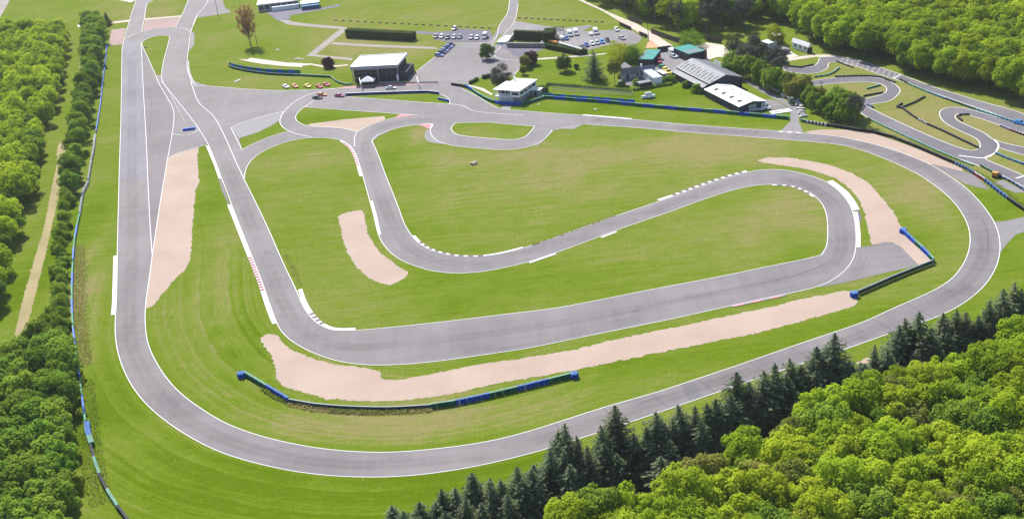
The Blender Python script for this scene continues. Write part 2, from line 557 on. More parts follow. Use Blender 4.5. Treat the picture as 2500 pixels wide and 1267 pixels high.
HAIR_OUT = [(820, 216.5), (784, 222.5), (750, 233), (720, 249), (698, 268), (686, 286), (683, 298), (688, 309), (706, 321), (730, 329), (760, 335)]
HAIR_IN = [(768, 246), (740, 264), (728, 274), (722, 284), (722, 291), (730, 300), (748, 307.5), (770, 310), (800, 311), (840, 314.5), (872, 322)]
E_R = [(872, 322), (898, 309), (934, 296), (965, 288)]
E_T = [(965, 288), (977, 279.5), (950, 277), (850, 270), (748, 262), (740, 264)]
D_ISL = [(584, 338), (591, 366), (620, 351), (660, 334), (704, 321), (688, 309), (682, 296), (660, 309), (630, 324), (584, 338)]
F_ISL = [(846, 235.5), (960, 231), (1048, 228.5), (1072, 232), (1090, 239), (1097, 248), (1096, 255), (1050, 251.8), (950, 244.5), (850, 237)]

out_l = S(OUT_L, sm=0); out_ring = S(OUT_RING, sm=4); in_ring = S(IN_RING, sm=4)
ic_out = S(IC_OUT, sm=3); ic_top = S(IC_TOP, sm=1.0); chic_out = S(CHIC_OUT, sm=2)
run_r = S(RUN_R, sm=1.5); grav_l = S(GRAV_L, sm=2); mid_l = S(MID_L, sm=4); sec_l = S(SEC_L, sm=2)
c_l = S(C_L, sm=3); c_r = S(C_R, sm=3); c_t = S(C_T, sm=1.5)
hair_out = S(HAIR_OUT, sm=1.5); hair_in = S(HAIR_IN, sm=1.0); topcurve = S(TOPCURVE, sm=1.0)
chic_isl2 = S(CHIC_ISL2, sm=0, step=1.0); v_top = S(V_TOP, sm=0, step=1.0)

def cat(*a):
    R = [np.asarray(a[0])]
    for b_ in a[1:]:
        b_ = np.asarray(b_)
        if np.linalg.norm(R[-1][-1] - b_[0]) < .05: b_ = b_[1:]
        R.append(b_)
    P = np.vstack(R)
    if np.linalg.norm(P[0] - P[-1]) < .05: P = P[:-1]
    return P

outer = cat(out_l, out_ring, S(OUT_PIT, sm=0), G(PADDOCK), G(PITEDGE), S(TOPEDGE, sm=0), topcurve, G(APRON), G(LOOPTOP))
hole_infield = cat(S(GRAV_TOP, sm=0), ic_out, ic_top, chic_out, G(CHIC_END), in_ring[::-1], grav_l[::-1])
hole_meadow = cat(c_l, c_r, c_t)
hole_chic = cat(G(CHIC_ISL), chic_isl2)
# grass of the V-shaped island at the top left stops where the two lines close up
v_r = [p for p in sec_l if p[1] > g(394, 186)[1]]
v_l = [p for p in run_r if p[1] > g(380, 186)[1]]
hole_v = cat(v_top[::-1][:1], v_l, np.array(v_r)[::-1], v_top)
hole_d = cat(G(D_ISL))
hole_e = cat(hair_in[1:], G(E_R), G(E_T))
hole_f = cat(G(F_ISL))

# ---------------------------------------------------------------- ground sheet
xs = np.r_[[-6500, -3000, -1500, -800, -520], np.arange(-390, 391, 3.0), [520, 800, 1500, 3000, 6500]]
ys = np.r_[[-2000, -600, 0, 100], np.arange(160, 821, 3.0), [900, 1100, 1500, 2200, 3500, 5500, 8000]]
GX, GY = np.meshgrid(xs, ys)
gp = np.stack([GX.ravel(), GY.ravel()], 1)
def dist_to(P, poly):
    poly = resample(poly, 3.0)
    d = np.full(len(P), 1e9)
    for i in range(0, len(P), 4000):
        q = P[i:i + 4000, None, :] - poly[None]
        d[i:i + 4000] = np.sqrt((q ** 2).sum(2)).min(1)
    return d
mow_d = np.minimum(dist_to(gp, in_ring), 200)
_lb = np.array(g(700, 900)); _c1 = np.array(g(1100, 700))
mask = np.clip((52 - mow_d) / 22, 0, 1) * np.clip(1.25 - np.abs(gp[:, 0] - g(760, 1000)[0]) / 90, 0, 1) * np.clip((g(600, 560)[1] - gp[:, 1]) / 40, 0, 1)
dry = np.zeros(len(gp))
def patch(px, py, r, s, ry=None):
    global dry
    x, y = g(px, py)
    dry += s * np.exp(-(((gp[:, 0] - x) / r) ** 2 + ((gp[:, 1] - y) / (ry or r)) ** 2))
for a in [(760, 1015, 18, .9, 6), (900, 1035, 24, 1.0, 8), (1080, 1035, 22, .9, 8), (1250, 1000, 18, .4, 7), (560, 600, 5, .7, 20), (540, 680, 7, .6, 14), (1700, 345, 40, .8, 18), (1500, 375, 30, .55, 18),
          (1850, 360, 26, .7, 16), (1250, 400, 30, .45, 16), (1085, 380, 10, .8, 16), (1022, 330, 4, 2.0, 9), (1250, 380, 14, .8, 7), (760, 385, 22, .5, 16), (690, 480, 10, .4, 20), (1960, 520, 12, .9, 22),
          (1700, 600, 40, .35, 16), (1850, 560, 20, .45, 20), (2240, 450, 16, .9, 22), (2320, 540, 9, .9, 26), (2170, 680, 20, .5, 10), (900, 755, 16, .7, 9), (820, 700, 12, .4, 14),
          (205, 640, 2.5, 1.3, 16), (205, 720, 3, 1.6, 18), (210, 800, 3, 1.4, 18), (212, 870, 2.5, 1.1, 10), (1150, 470, 26, .4, 18), (1500, 450, 40, .45, 20), (430, 830, 8, .5, 14), (640, 400, 6, .4, 14),
          (2250, 275, 26, .9, 40), (2420, 310, 20, .9, 20), (2130, 215, 14, .7, 20), (2380, 340, 14, .8, 20), (2470, 400, 12, .7, 14), (2050, 170, 10, .6, 20), (960, 130, 24, .9, 22), (870, 115, 12, .8, 25),
          (1000, 40, 50, .5, 60), (1350, 40, 25, .5, 50), (800, 90, 14, .6, 30), (320, 30, 20, .7, 40), (405, 30, 9, .9, 30), (620, 190, 22, .3, 16), (740, 200, 20, .4, 8), (500, 130, 5, .4, 40),
          (230, 1200, 9, .5, 25), (100, 800, 3, .9, 30), (300, 1080, 10, .35, 10),
          (235, 520, 6, -.6, 60), (245, 760, 6, -.5, 30), (265, 980, 12, -.9, 30), (400, 1130, 25, -.9, 14), (700, 1220, 35, -.9, 18), (1000, 1220, 30, -.7, 14), (1300, 1130, 20, -.6, 8), (520, 500, 5, -.9, 26),
          (540, 400, 4, -.9, 16), (620, 800, 6, -.7, 26), (960, 400, 7, -.8, 20), (1000, 520, 9, -.6, 18), (1150, 700, 40, -.5, 14), (1050, 760, 24, -.4, 6), (1600, 650, 30, -.3, 10), (1500, 250, 40, -.9, 12), (1800, 295, 40, -.9, 10),
          (2420, 490, 12, -.9, 12), (2460, 640, 8, -.9, 30), (1700, 870, 60, -.6, 8), (2200, 620, 12, -.5, 20), (1950, 600, 8, -.7, 20), (2150, 780, 20, -.6, 10), (820, 285, 20, -.9, 10), (650, 335, 8, -.9, 10),
          (30, 700, 10, -.9, 30), (120, 620, 4, -.9, 40), (1350, 160, 30, -.5, 20), (860, 180, 12, -.8, 12), (1650, 230, 25, -.6, 12)]:
    patch(*a)
V = [(x, y, 0.0) for x, y in gp]
nx, ny = len(xs), len(ys)
Fq = [(j * nx + i, j * nx + i + 1, (j + 1) * nx + i + 1, (j + 1) * nx + i) for j in range(ny - 1) for i in range(nx - 1)]
ground = mesh_obj('ground', V, Fq, M['grass'])
tag(ground, 'mown grass ground of the racing circuit', None, None, 'structure')
for nm, arr in (('dry', np.clip(dry, -1.2, 1.8)), ('mow', mow_d), ('mowmask', mask)):
    at = ground.data.attributes.new(nm, 'FLOAT', 'POINT')
    at.data.foreach_set('value', arr.astype(np.float32))

# ---------------------------------------------------------------- tarmac and gravel
track = sheet('race_track', outer, [hole_infield, hole_meadow, hole_chic, hole_v, hole_d, hole_e, hole_f], .04, M['asphalt'],
              label='grey tarmac of the race circuit with its paddock and run-off areas')

M['asphalt_pink'] = asphalt_material('asphalt_pinkish', (.160, .142, .150), (.122, .106, .114))
M['asphalt_new'] = asphalt_material('asphalt_bluish', (.178, .170, .192), (.140, .134, .152))
sheet('runoff_area', cat(mid_l[2:], grav_l[::-1], run_r[::-1][:-1]), [], .046, M['asphalt_pink'], label='pinkish worn tarmac between the straight and the left gravel bed')
_i = [p for p in out_ring if p[1] > g(290, 440)[1] and p[0] < g(400, 300)[0]]
_lane = cat(_i, np.array([p for p in mid_l if p[1] > g(361, 440)[1]])[::-1])
sheet('resurfaced_lane', _lane, [], .044, M['asphalt_new'], label='lighter resurfaced lane of the upper left straight')
def flat(name, px, z, m, rag=0.0, smooth=0, label=None, seed=1):
    P = np.array(G(px))
    if smooth: P = resample(np.vstack([catmull(np.vstack([P, P[:1]]))]), 1.2)[:-1]
    if rag: P = ragged(P, rag * 1.35, .6, seed)
    return sheet(name, P, [], z, m, label=label)

# gravel beds
bed_r = resample(np.array(G([(485, 360), (483, 400), (485, 436), (488, 443), (479, 460), (473, 520), (469, 570), (465, 636), (455, 654), (426, 683), (400, 714), (374, 746), (356.5, 754)])), 1.0)
bed_r = bed_r + rng.normal(0, .2, bed_r.shape)
bed = cat(S(GRAV_TOP, sm=0)[:-6], bed_r, [p for p in in_ring[::-1] if g(357, 752)[1] < p[1] < g(371.7, 625)[1] and p[0] < g(400, 700)[0]], grav_l[::-1])
sheet('gravel_trap', bed, [], .02, M['gravel'], label='long raked pink gravel bed beside the left straight')
flat('gravel_trap', [(638, 824), (652, 814), (672, 816), (682, 828), (706, 850), (750, 870), (810, 888), (890, 898), (926.8, 906.8), (939, 928), (1000, 923), (1060.5, 912), (1134, 895.8),
                     (1244.8, 879), (1336.9, 864.5), (1400, 854), (1480, 834), (1600, 808), (1700, 788), (1800, 766), (1900, 746), (1950, 732), (2030, 716), (2062, 709), (2078, 714), (2092, 732), (2088, 746),
                     (2066, 754), (1950, 786), (1860, 810), (1800, 822), (1680, 847), (1560, 871), (1420, 900), (1318, 918), (1208, 938), (1097, 962), (987, 977), (904, 980), (803, 974), (727, 953.5),
                     (690, 943), (680, 930), (674, 913), (667, 880), (656.6, 857), (642, 842)], .02, M['gravel'], .22, label='long pink gravel bed below the lower straight', seed=4)
flat('gravel_trap', [(825, 528), (846, 519), (878, 513), (887, 516), (891, 530), (898, 570), (912, 596), (930, 618), (960, 640), (998, 667), (990, 677), (980, 684), (950, 696), (930, 693), (900, 678),
                     (870, 652), (848, 616), (837, 582), (830, 546)], .02, M['gravel'], .2, label='bean shaped gravel bed in the inner meadow', seed=5)
flat('gravel_trap', [(1850.5, 392.6), (1872.6, 385), (1935.8, 386), (2021, 402), (2074.7, 421), (2119, 444.7), (2147, 476), (2179, 514), (2201, 555), (2240, 590), (2273.6, 624.7), (2277, 634), (2242, 647.5),
                     (2194.7, 599.4), (2175.8, 591.6), (2128.4, 597.9), (2120.5, 571), (2112.6, 526.8), (2100, 492), (2077.9, 463.7), (2040, 435), (1976.8, 414.7), (1894.7, 402), (1863, 397)],
     .02, M['gravel'], .18, label='curved gravel bed outside the right hand hairpin', seed=6)
flat('gravel_trap', [(750.5, 304), (840, 292), (938, 284), (941, 292), (898, 308), (872, 321), (832, 313), (760, 308.5)], .02, M['gravel'], .05, label='wedge of gravel between the hairpin and the start straight', seed=7)
_up_edge = [p for p in out_ring if g(2353, 416)[1] < p[1] < g(1966, 325)[1] + 1 and p[0] > g(1966, 325)[0] and p[1] > g(2280, 402)[1]]
sheet('gravel_trap', np.vstack([resample(np.array(G([(1965, 322), (2000, 317), (2075.8, 317), (2131, 326), (2214.6, 354), (2328, 399.5), (2353, 414.6), (2349, 420), (2290, 406)])), 1.5), _up_edge]),
      [], .02, M['gravel'], label='narrow gravel verge outside the long top bend')
# run-off tarmac and other hard surfaces
flat('runoff_area', [(2088, 606), (2126, 600), (2160, 591), (2178, 592), (2200, 603), (2242, 646.5), (2220, 653), (2150, 669), (2090, 684), (2040, 694), (1998, 701.5), (2020, 688), (2050, 668), (2072, 646)], .03, M['asphalt'],
     label='tarmac run-off area outside the right hand hairpin')
flat('runoff_area', [(2272, 400), (2353, 420), (2379, 427), (2417, 464), (2357, 450), (2330, 434)], .03, M['asphalt'], label='tarmac wedge beside the gravel verge of the top bend')
flat('service_road', [(2426, 541), (2450, 541), (2500, 530), (2540, 522), (2540, 556), (2500, 566), (2481, 572.5), (2462, 591.5), (2441, 618), (2436, 580)], .03, M['asphalt_old'], label='tarmac spur leaving the ring road to the right')
flat('service_road', [(1801.6, 191), (1857.9, 224.7), (1897, 246), (1921, 260), (1930, 276), (1929, 297.7), (1905, 321), (1960, 326), (1958.5, 317.5), (1950.6, 297.7), (1949.6, 272), (1942.7, 258),
                      (1907, 238.5), (1857.9, 213), (1818, 195), (1780, 170), (1760, 150), (1740, 152), (1775, 175)], .03, M['asphalt_old'], label='access road running past the warehouses down to the ring road')
flat('yard', [(1870, 242), (1897, 248), (1922, 263), (1927, 272), (1880, 268), (1860, 272), (1840, 274), (1835, 262)], .025, M['asphalt_old'], label='tarmac apron in front of the white roofed warehouse')
flat('runoff_area', [(2422, 446), (2448, 440), (2500, 466), (2500, 470), (2478, 471)], .02, M['asphalt_old'], label='grey tarmac triangle beside the kart track tyres')
flat('concrete_patch', [(586, 301.5), (610, 294), (660, 280), (693, 272.5), (686, 286), (683, 294), (660, 309), (630, 324), (584, 338), (565, 313)], .06, M['worn_kerb'], label='pale worn concrete triangle by the hairpin')
for k, (pts, m_, lb) in enumerate([
    ([(271.6, 73.7), (308.5, 69), (298, 109), (266, 112)], 'pinkdirt', 'pinkish gravel strip left of the top left loop'),
    ([(354, 51), (440, 43), (427, 66.5), (394, 68.5), (348, 77.5)], 'pinkdirt', 'pinkish gravel strip between the two roads at the top left'),
    ([(262, 60), (316, 53.5), (317.5, 49), (262, 55.5)], 'gravel_pale', 'pale sandy path at the top left'),
    ([(354, 50.5), (441, 42), (443, 38.5), (354, 46)], 'gravel_pale', 'pale sandy path between the top left roads'),
    ([(189, 67), (216, 66), (216, 60), (190, 60)], 'sand', 'small patch of bare sand between hedge and wood'),
    ([(285, 0), (320, 7), (332, 0), (330, -8), (280, -8)], 'sand', 'bare sandy corner at the top left edge'),
    ([(0, 44), (14, 20), (24, 0), (18, -10), (-20, -10), (-20, 70)], 'path', 'pale track at the top left corner'),
]):
    flat('path', pts, .02 + .002 * k, M[m_], .08, label=lb, seed=20 + k)
for k, (pts, m_, lb) in enumerate([
    ([(641.5, 24), (663.6, 20), (724, 12.5), (738, 24), (796, 18), (830, 11), (830, 16.5), (780, 26), (745, 32), (710, 38.4), (704, 52), (679, 52)], 'asphalt_dark', 'dark tarmac lot in front of the white building at the top'),
    ([(682, 50.5), (704, 50), (715, 54), (753, 59), (846, 67), (846, 73), (753, 66), (702, 60.6)], 'path', 'grey path from the top lot to the long hedge'),
    ([(829, 72.5), (848, 73), (771, 134), (860, 143), (860, 148), (748, 137)], 'path', 'grey diagonal path on the upper meadow'),
    ([(813.6, 104), (900, 109), (1061.6, 116), (1070, 121), (900, 115), (806, 108.5)], 'path', 'grey path across the upper meadow'),
    ([(1013.6, 76.5), (1060, 79), (1112, 76), (1120, 71), (1196, 75), (1204, 90), (1196, 103), (1100, 104), (1058, 97), (1064, 86), (1013, 82)], 'asphalt_dark', 'dark tarmac car park with a row of cars'),
    ([(1213, 142), (1236, 147.5), (1274, 147), (1330, 118), (1332, 112), (1234, 112), (1240, 100), (1222, 100), (1210, 112), (1224, 115), (1206, 131)], 'asphalt_dark', 'dark tarmac court in front of the walled garden'),
    ([(1240, 76), (1257, 52), (1305, 60), (1345, 66), (1372, 68), (1372, 90), (1300, 84), (1256, 92), (1234, 112), (1216, 100)], 'asphalt_old', 'grey tarmac drive behind the walled garden'),
    ([(1352, 104), (1362, 96), (1372, 70), (1440, 62), (1446, 66), (1420, 78), (1520, 72), (1545, 76), (1566, 90), (1566, 98), (1548, 112), (1534, 116), (1528, 108), (1480, 112), (1428, 125), (1395, 119)], 'asphalt_old', 'grey car park with vans and cars'),
    ([(1409, 0), (1471, 28), (1514, 54), (1552, 76), (1577, 92), (1605, 118), (1643, 113), (1585, 76), (1552, 58), (1491, 33), (1420.7, 0), (1396, -18), (1380, -18)], 'gravel_pale', 'pale dirt road running along the wood to the yard'),
    ([(1576, 118), (1584, 100), (1592, 100), (1606, 117)], 'orange_dirt', 'orange bare earth beside the dirt road'),
    ([(1604, 119), (1643, 115), (1700, 150), (1665, 168), (1640, 184), (1612, 192), (1590, 170), (1604, 150)], 'asphalt_old', 'concrete yard between the green roofed sheds'),
    ([(1690, 113), (1725, 104.7), (1766, 111), (1790, 140), (1750, 140), (1723, 150), (1712, 138), (1724, 122)], 'sand', 'white sandy yard behind the green roofed shed'),
    ([(1565, 200), (1600, 196), (1580, 182), (1545, 188), (1510, 197), (1506, 206), (1560, 212)], 'asphalt_old', 'grey terrace in front of the house'),
    ([(1880, 108), (1905, 112), (1950, 138), (1925, 142), (1900, 132), (1870, 112)], 'sand', 'white gravel drive by the kart pavilion'),
    ([(1925, 150), (1925, 142), (1990, 134), (2040, 135), (2040, 140), (1990, 140)], 'gravel_pale', 'pale path leading to the kart track'),
]):
    flat('path' if m_ != 'asphalt_dark' else 'car_park', pts, .02 + .002 * k, M[m_], .06, label=lb, seed=40 + k)
flat('path', [(1272, 149), (1330, 146), (1450, 137), (1480, 133), (1480, 131), (1330, 142), (1272, 146)], .055, M['gravel_pale'], 0, label='pale garden path behind the round trees')
flat('path', [(1144, 207.5), (1180, 216), (1203, 230), (1200, 233), (1172, 220), (1143, 209.5)], .02, M['sand'], 0, label='pale footpath to the control tower')
flat('grass_verge', [(1330, 118), (1400, 127), (1420, 134), (1300, 144), (1275, 145)], .03, M['grass'], 0, label='grass wedge beside the dark court')
flat('gravel_trap', [(2090, 886), (2118, 872), (2130, 882), (2100, 900)], .02, M['gravel'], .1, label='small bare sandy patch among the spruces')
flat('gravel_trap', [(2246, 832), (2268, 820), (2280, 832), (2252, 846)], .02, M['gravel'], .1, label='bare sandy patch behind the tallest right hand spruces')
for k, pts in enumerate(([(90, 612), (106, 560), (124, 470), (139, 400), (146, 350), (160, 345), (156, 400), (145, 470), (128, 545), (112, 618), (94, 690), (76, 760), (56, 840), (26, 890), (26, 870), (40, 800), (64, 700)],
                         [(165, 330), (172, 290), (182, 230), (195, 150), (200, 100), (206, 100), (202, 150), (192, 230), (180, 290), (172, 335)])):
    flat('path', pts, .02, M['dirt'], .15, 1, label=['worn two-wheel dirt track along the left hedge', 'narrow worn dirt track behind the upper hedge'][k], seed=60 + k)

# ---------------------------------------------------------------- kart track
KZ = .03
kart = [
    [(2037, 136.5), (2070, 142), (2108.6, 151.5), (2150, 166), (2197, 182), (2278, 212.6), (2390, 247), (2510, 284), (2510, 304), (2399, 268), (2303, 235.5), (2202, 200), (2140, 180), (2096, 164.5), (2046, 152.5), (2025, 154), (2020, 166.7), (2002.5, 176.8), (1977, 180.6), (1942, 178), (1915, 172), (1918, 160), (1940, 164), (1962, 166), (1987, 161.6), (1998, 151.5), (2003, 141)],
    [(1940, 205), (1985, 197), (2053, 189.4), (2116, 188), (2154, 193), (2182, 204.5), (2197, 219.7), (2192, 232), (2167, 248.7), (2130, 254), (2117, 257), (2151.5, 278), (2227, 313.6), (2303, 346.5), (2348.5, 363), (2371, 368), (2389, 364), (2392.7, 351), (2381, 337.6), (2346, 321), (2308, 301), (2294, 281), (2298, 269.4), (2315.7, 263), (2353.5, 264.4), (2404, 278), (2480, 300), (2510, 309), (2510, 327), (2454.5, 311), (2404, 293.4), (2361, 281), (2340, 278), (2331, 284.6), (2336, 293), (2366, 308.6), (2404, 326), (2427, 342), (2470, 354), (2510, 363), (2510, 380), (2470, 371), (2437, 361.6), (2429, 374), (2404, 386), (2450, 408), (2510, 437), (2510, 459), (2444, 427), (2389, 405), (2328, 383), (2227, 342), (2113.6, 284), (2095, 268), (2095, 256), (2108.6, 243.5), (2156.6, 229.8), (2164, 214.6), (2141, 203.5), (2065.7, 202), (1992, 209.6), (1940, 216)],
]
for i, K in enumerate(kart):
    P = np.array(G(K))
    Q = resample(catmull(np.vstack([P, P[:1]]), 6), 1.5)[:-1]
    sheet('kart_track', Q, [], KZ + .004 * i, M['asphalt_kart'], label=['upper kart straight with its first bend', 'winding lower part of the kart track'][i])
M['skid'] = asphalt_material('skid_rubber', (.128, .118, .132), (.105, .096, .110))
M['asphalt_patch'] = asphalt_material('asphalt_repair', (.150, .140, .152), (.122, .112, .124))
M['worn_line'] = paint_material('worn_line_paint', (.42, .41, .42), .6)
# ================================================================== painted lines (parts of the track)
_ln = [0]
def line(P, w=.34, z=.062, m='white_line', parent=None, name='white_line'):
    _ln[0] += 1
    z = z + .00025 * (_ln[0] % 60) if z >= .06 else z + .00008 * (_ln[0] % 40)
    V, F = ribbon_faces(P, w, z)
    return mesh_obj(name, V, F, M[m], parent or track)

for P in (out_ring, in_ring, out_l, mid_l, run_r, grav_l, sec_l, ic_out, c_l, c_r, chic_out, topcurve):
    line(P, .175)
line(c_t, .19); line(ic_top, .20); line(v_top, .22); line(hair_out, .23); line(hair_in, .23); line(chic_isl2, .23)
for px in (GRAV_TOP, OUT_PIT, TOPEDGE, PITEDGE, E_R, CHIC_ISL, [(447, 32), (428, 67.3)], [(459, -60), (459, 0), (447, 32)], [(346, 78.5), (352.5, 46.5), (360.5, 9.6), (375, 0), (384, -60)],
           [(466, 79), (480.7, 40), (505, 8), (512, -20)], [(420.6, 328), (432, 330), (452, 331)], [(458, 331), (472, 326), (486, 316.5)],
           [(564, 313), (591, 366)], [(591, 366), (620, 351), (660, 334), (704, 321)], [(564, 313), (584, 302), (610, 294), (660, 280), (694, 272)],
           [(850, 237), (950, 244.5), (1050, 251.8), (1126, 258), (1155, 271), (1200, 277), (1278, 282)], [(748, 262), (850, 270), (950, 277), (1020, 282)], [(866, 358), (865, 344), (867, 331), (873, 321.5)],
           [(1074, 231), (1090, 237.5), (1098, 246), (1098, 256)], [(1022, 305), (1055, 303), (1051, 316)], [(1102, 106), (1195, 103.5), (1220, 62), (1238, 35), (1245, 0)], [(1202, 111), (1222, 114.5), (1205, 131), (1214, 141.5), (1236, 147), (1274, 148)],
           [(1201, 111), (1240, 74), (1257, 50), (1265, 10)], [(994, 194), (1037, 159), (1066, 137)], [(1268, 169), (1253, 187)], [(1066, 135.5), (1102, 106)],
           [(1173, 151), (1182, 146), (1192, 144)], [(598, 424), (596, 438)], [(988 - 400 + 0, 405), (562, 345), (534, 290), (520, 285), (500, 262)][:0] or [(596, 438), (575, 393), (540, 316), (520, 283), (487, 253), (474, 225), (466, 200)]):
    line(S(px, sm=.8, step=1.0), .20)
# dashed lines
def dashes(px, on, off, w=.3, m='white_line', z=.062):
    P = resample(catmull(G(px)), .5)
    mb = MB(); n = int((on + off) / .5); k = int(on / .5)
    for i in range(0, len(P) - k, n):
        V, F = ribbon_faces(P[i:i + k + 1], w, z); mb.add(V, F)
    return mb.build('dashed_line', M[m], track)
dashes([(303, 97), (330, 83), (346, 78.5), (394, 69), (428, 68), (450, 70.5), (465, 78)], 2.0, 1.2, .25)
dashes([(1901, 321.5), (1965.4, 326)], 1.8, 1.4, .7)
dashes([(1328, 796), (1420, 777), (1500, 762), (1600, 741), (1690, 725)], 5.0, 1.5, .07, 'worn_line')
dashes([(850, 262), (950, 270), (1050, 276), (1140, 282)], 8, 6, .08, 'worn_line')
# faint long marks and tar joints across the ring road
for px in ([(312, 510), (313, 600), (312.5, 687)], [(329, 687), (318, 760), (316, 790)], [(326, 369), (316, 440)], [(340, 470), (331, 530)], [(324, 854), (352, 912)]):
    line(S(px, step=1.0, sm=0), .08, .060, 'worn_kerb', name='faint_line')
def cross_joint(P0, P1, i, jit=0):
    a = P0[i]; d = np.linalg.norm(P1 - a, axis=1); b_ = P1[d.argmin()]
    line(np.linspace(a, b_, 4), .13, .058, 'tar', name='tar_joint')
L = np.r_[0, np.cumsum(np.linalg.norm(np.diff(in_ring, axis=0), axis=1))]
nexts = L[np.linalg.norm(in_ring - np.array(g(1355, 1033)), axis=1).argmin()]
for s in np.arange(nexts, L[-1] - 20, 12.3):
    cross_joint(in_ring, out_ring, int(np.abs(L - s).argmin()))
l0 = L[np.linalg.norm(in_ring - np.array(g(365, 675)), axis=1).argmin()]
for s in np.arange(l0 - 14, l0 + 50, 7.5):
    i = int(np.abs(L - s).argmin()); a = in_ring[i]; b_ = out_ring[np.linalg.norm(out_ring - a, axis=1).argmin()]
    line(np.linspace(a + (b_ - a) * .25, b_, 4), .06, .058, 'worn_kerb', name='faint_line')
line(S([(1600, 743), (1690, 726), (1800, 703), (1900, 684), (1960, 668), (2010, 648)], step=1.5), .16, .058, 'tar', name='tar_joint')
for px in ([(1560, 985), (1630, 962)], [(1690, 955), (1735, 940)], [(362, 225), (366, 216), (368, 240), (371, 270), (368, 300), (364, 330)], [(2398, 535), (2410, 560), (2412, 600), (2411, 610)], [(356, 240), (345, 290)]):
    line(S(px, step=1.0, sm=0), .13, .058, 'tar', name='tar_joint')

# rubbered driving line: a thin worn film on the tarmac, fading out sideways
def rubber_material():
    m, nt, b, out = new_mat('rubbered_line')
    b.inputs['Base Color'].default_value = (.085, .078, .082, 1)
    b.inputs['Roughness'].default_value = .7
    b.inputs['Specular IOR Level'].default_value = .15
    tr = nt.nodes.new('ShaderNodeBsdfTransparent'); ms = nt.nodes.new('ShaderNodeMixShader')
    n1 = ramp(nt, noise(nt, coords(nt), .035, 5, .6), .30, .8)
    f = math_node(nt, 'MULTIPLY', math_node(nt, 'MULTIPLY', attr(nt, 'film'), n1), .30)
    nt.links.new(f, ms.inputs[0]); nt.links.new(tr.outputs[0], ms.inputs[1]); nt.links.new(b.outputs[0], ms.inputs[2]); nt.links.new(ms.outputs[0], out.inputs[0])
    return m
M['rubber'] = rubber_material()
for k, px in enumerate(([(540, 380), (575, 450), (610, 540), (650, 640), (690, 735), (722, 790), (780, 832), (860, 850), (960, 842), (1150, 822), (1400, 784), (1650, 735), (1850, 695), (1980, 668), (2040, 640), (2056, 600), (2054, 560), (2043, 510), (2008, 472), (1950, 443), (1880, 433), (1800, 441), (1650, 494), (1450, 562), (1300, 612), (1180, 642), (1080, 642), (1000, 605), (955, 540), (930, 480), (905, 410), (891, 360), (902, 330), (950, 303), (1050, 290)],
                        [(322, 150), (322, 400), (322, 650), (316, 760), (324, 850), (372, 940), (470, 1034), (640, 1103), (850, 1134), (1000, 1131), (1200, 1105), (1500, 1015), (1800, 916), (2050, 838), (2250, 753), (2350, 700), (2404, 620), (2398, 560), (2350, 482), (2250, 408), (2100, 353), (1900, 331), (1600, 308), (1450, 293)])):
    P = S(px, step=2.0, sm=4.0); Nn = normals(P); n = len(P)
    offs = [-2.2, -1.5, -.75, 0, .75, 1.5, 2.2]; fl = [0, .7, 1, .45, 1, .7, 0]
    V = [(*(P[i] + Nn[i] * o_), .0512) for o_ in offs for i in range(n)]
    F = [(q * n + i, q * n + i + 1, (q + 1) * n + i + 1, (q + 1) * n + i)[::-1] for q in range(len(offs) - 1) for i in range(n - 1)]
    o = mesh_obj('rubbered_line', V, F, M['rubber'], track)
    at = o.data.attributes.new('film', 'FLOAT', 'POINT'); at.data.foreach_set('value', np.repeat(np.array(fl), n).astype(np.float32))
# skid marks and tarmac repairs
r = np.random.default_rng(21)
for px in ([(2104, 616), (2110, 628), (2098, 650), (2086, 664)], [(2116, 640), (2096, 662), (2078, 676)], [(1830, 726), (1930, 706), (2010, 690), (2044, 668)], [(1180, 862), (1300, 842), (1420, 818)], [(980, 600), (1020, 632), (1080, 650)]):
    P = S(px, step=1.0, sm=1.0)
    for k in (-.8, .8):
        line(offset(P, k), .14, .0545, 'skid', name='skid_mark')
for px in ([(372, 214), (384, 216), (386, 226), (374, 224)], [(1660, 940), (1694, 930), (1716, 966), (1684, 978)], [(1500, 780), (1560, 767), (1566, 786), (1508, 800)], [(1130, 850), (1200, 840), (1204, 852), (1134, 862)], [(420, 960), (446, 985), (424, 1000), (402, 975)], [(2350, 690), (2380, 702), (2370, 716), (2340, 704)], [(640, 610), (664, 614), (668, 622), (644, 620)]):
    o = flat('repair', px, .0505, M['asphalt_patch'], 0); o.parent = track; del o['kind']; o.name = 'tarmac_repair'
# kart track edge lines: both rims of the sheets
for K in kart:
    P = np.array(G(K)); Q = resample(catmull(np.vstack([P, P[:1]]), 6), 1.5)
    line(Q, .22, .05, 'white_line', bpy.data.objects['kart_track'] if K is kart[0] else bpy.data.objects['kart_track.001'])
kt = bpy.data.objects['kart_track']
for i in range(11):
    t = i / 10
    a = np.array(g(2058 + 128 * t, 141 + 39 * t)); b_ = np.array(g(2052 + 128 * t, 152 + 39 * t))
    line(np.linspace(a + (b_ - a) * .08, a + (b_ - a) * .4, 3), .16, .05, 'white_line', kt, 'grid_line')
    line(np.linspace(a + (b_ - a) * .62, a + (b_ - a) * .95, 3), .16, .05, 'white_line', kt, 'grid_line')
for px in ([(2199, 183), (2181, 193)], [(2437, 361), (2429, 374), (2404, 386), (2371, 384), (2340, 380)], [(2427, 342), (2437, 352), (2437, 362)], [(2480, 436), (2500, 430)]):
    line(S(px, step=.8, sm=.4), .5, .052, 'white_line', kt)

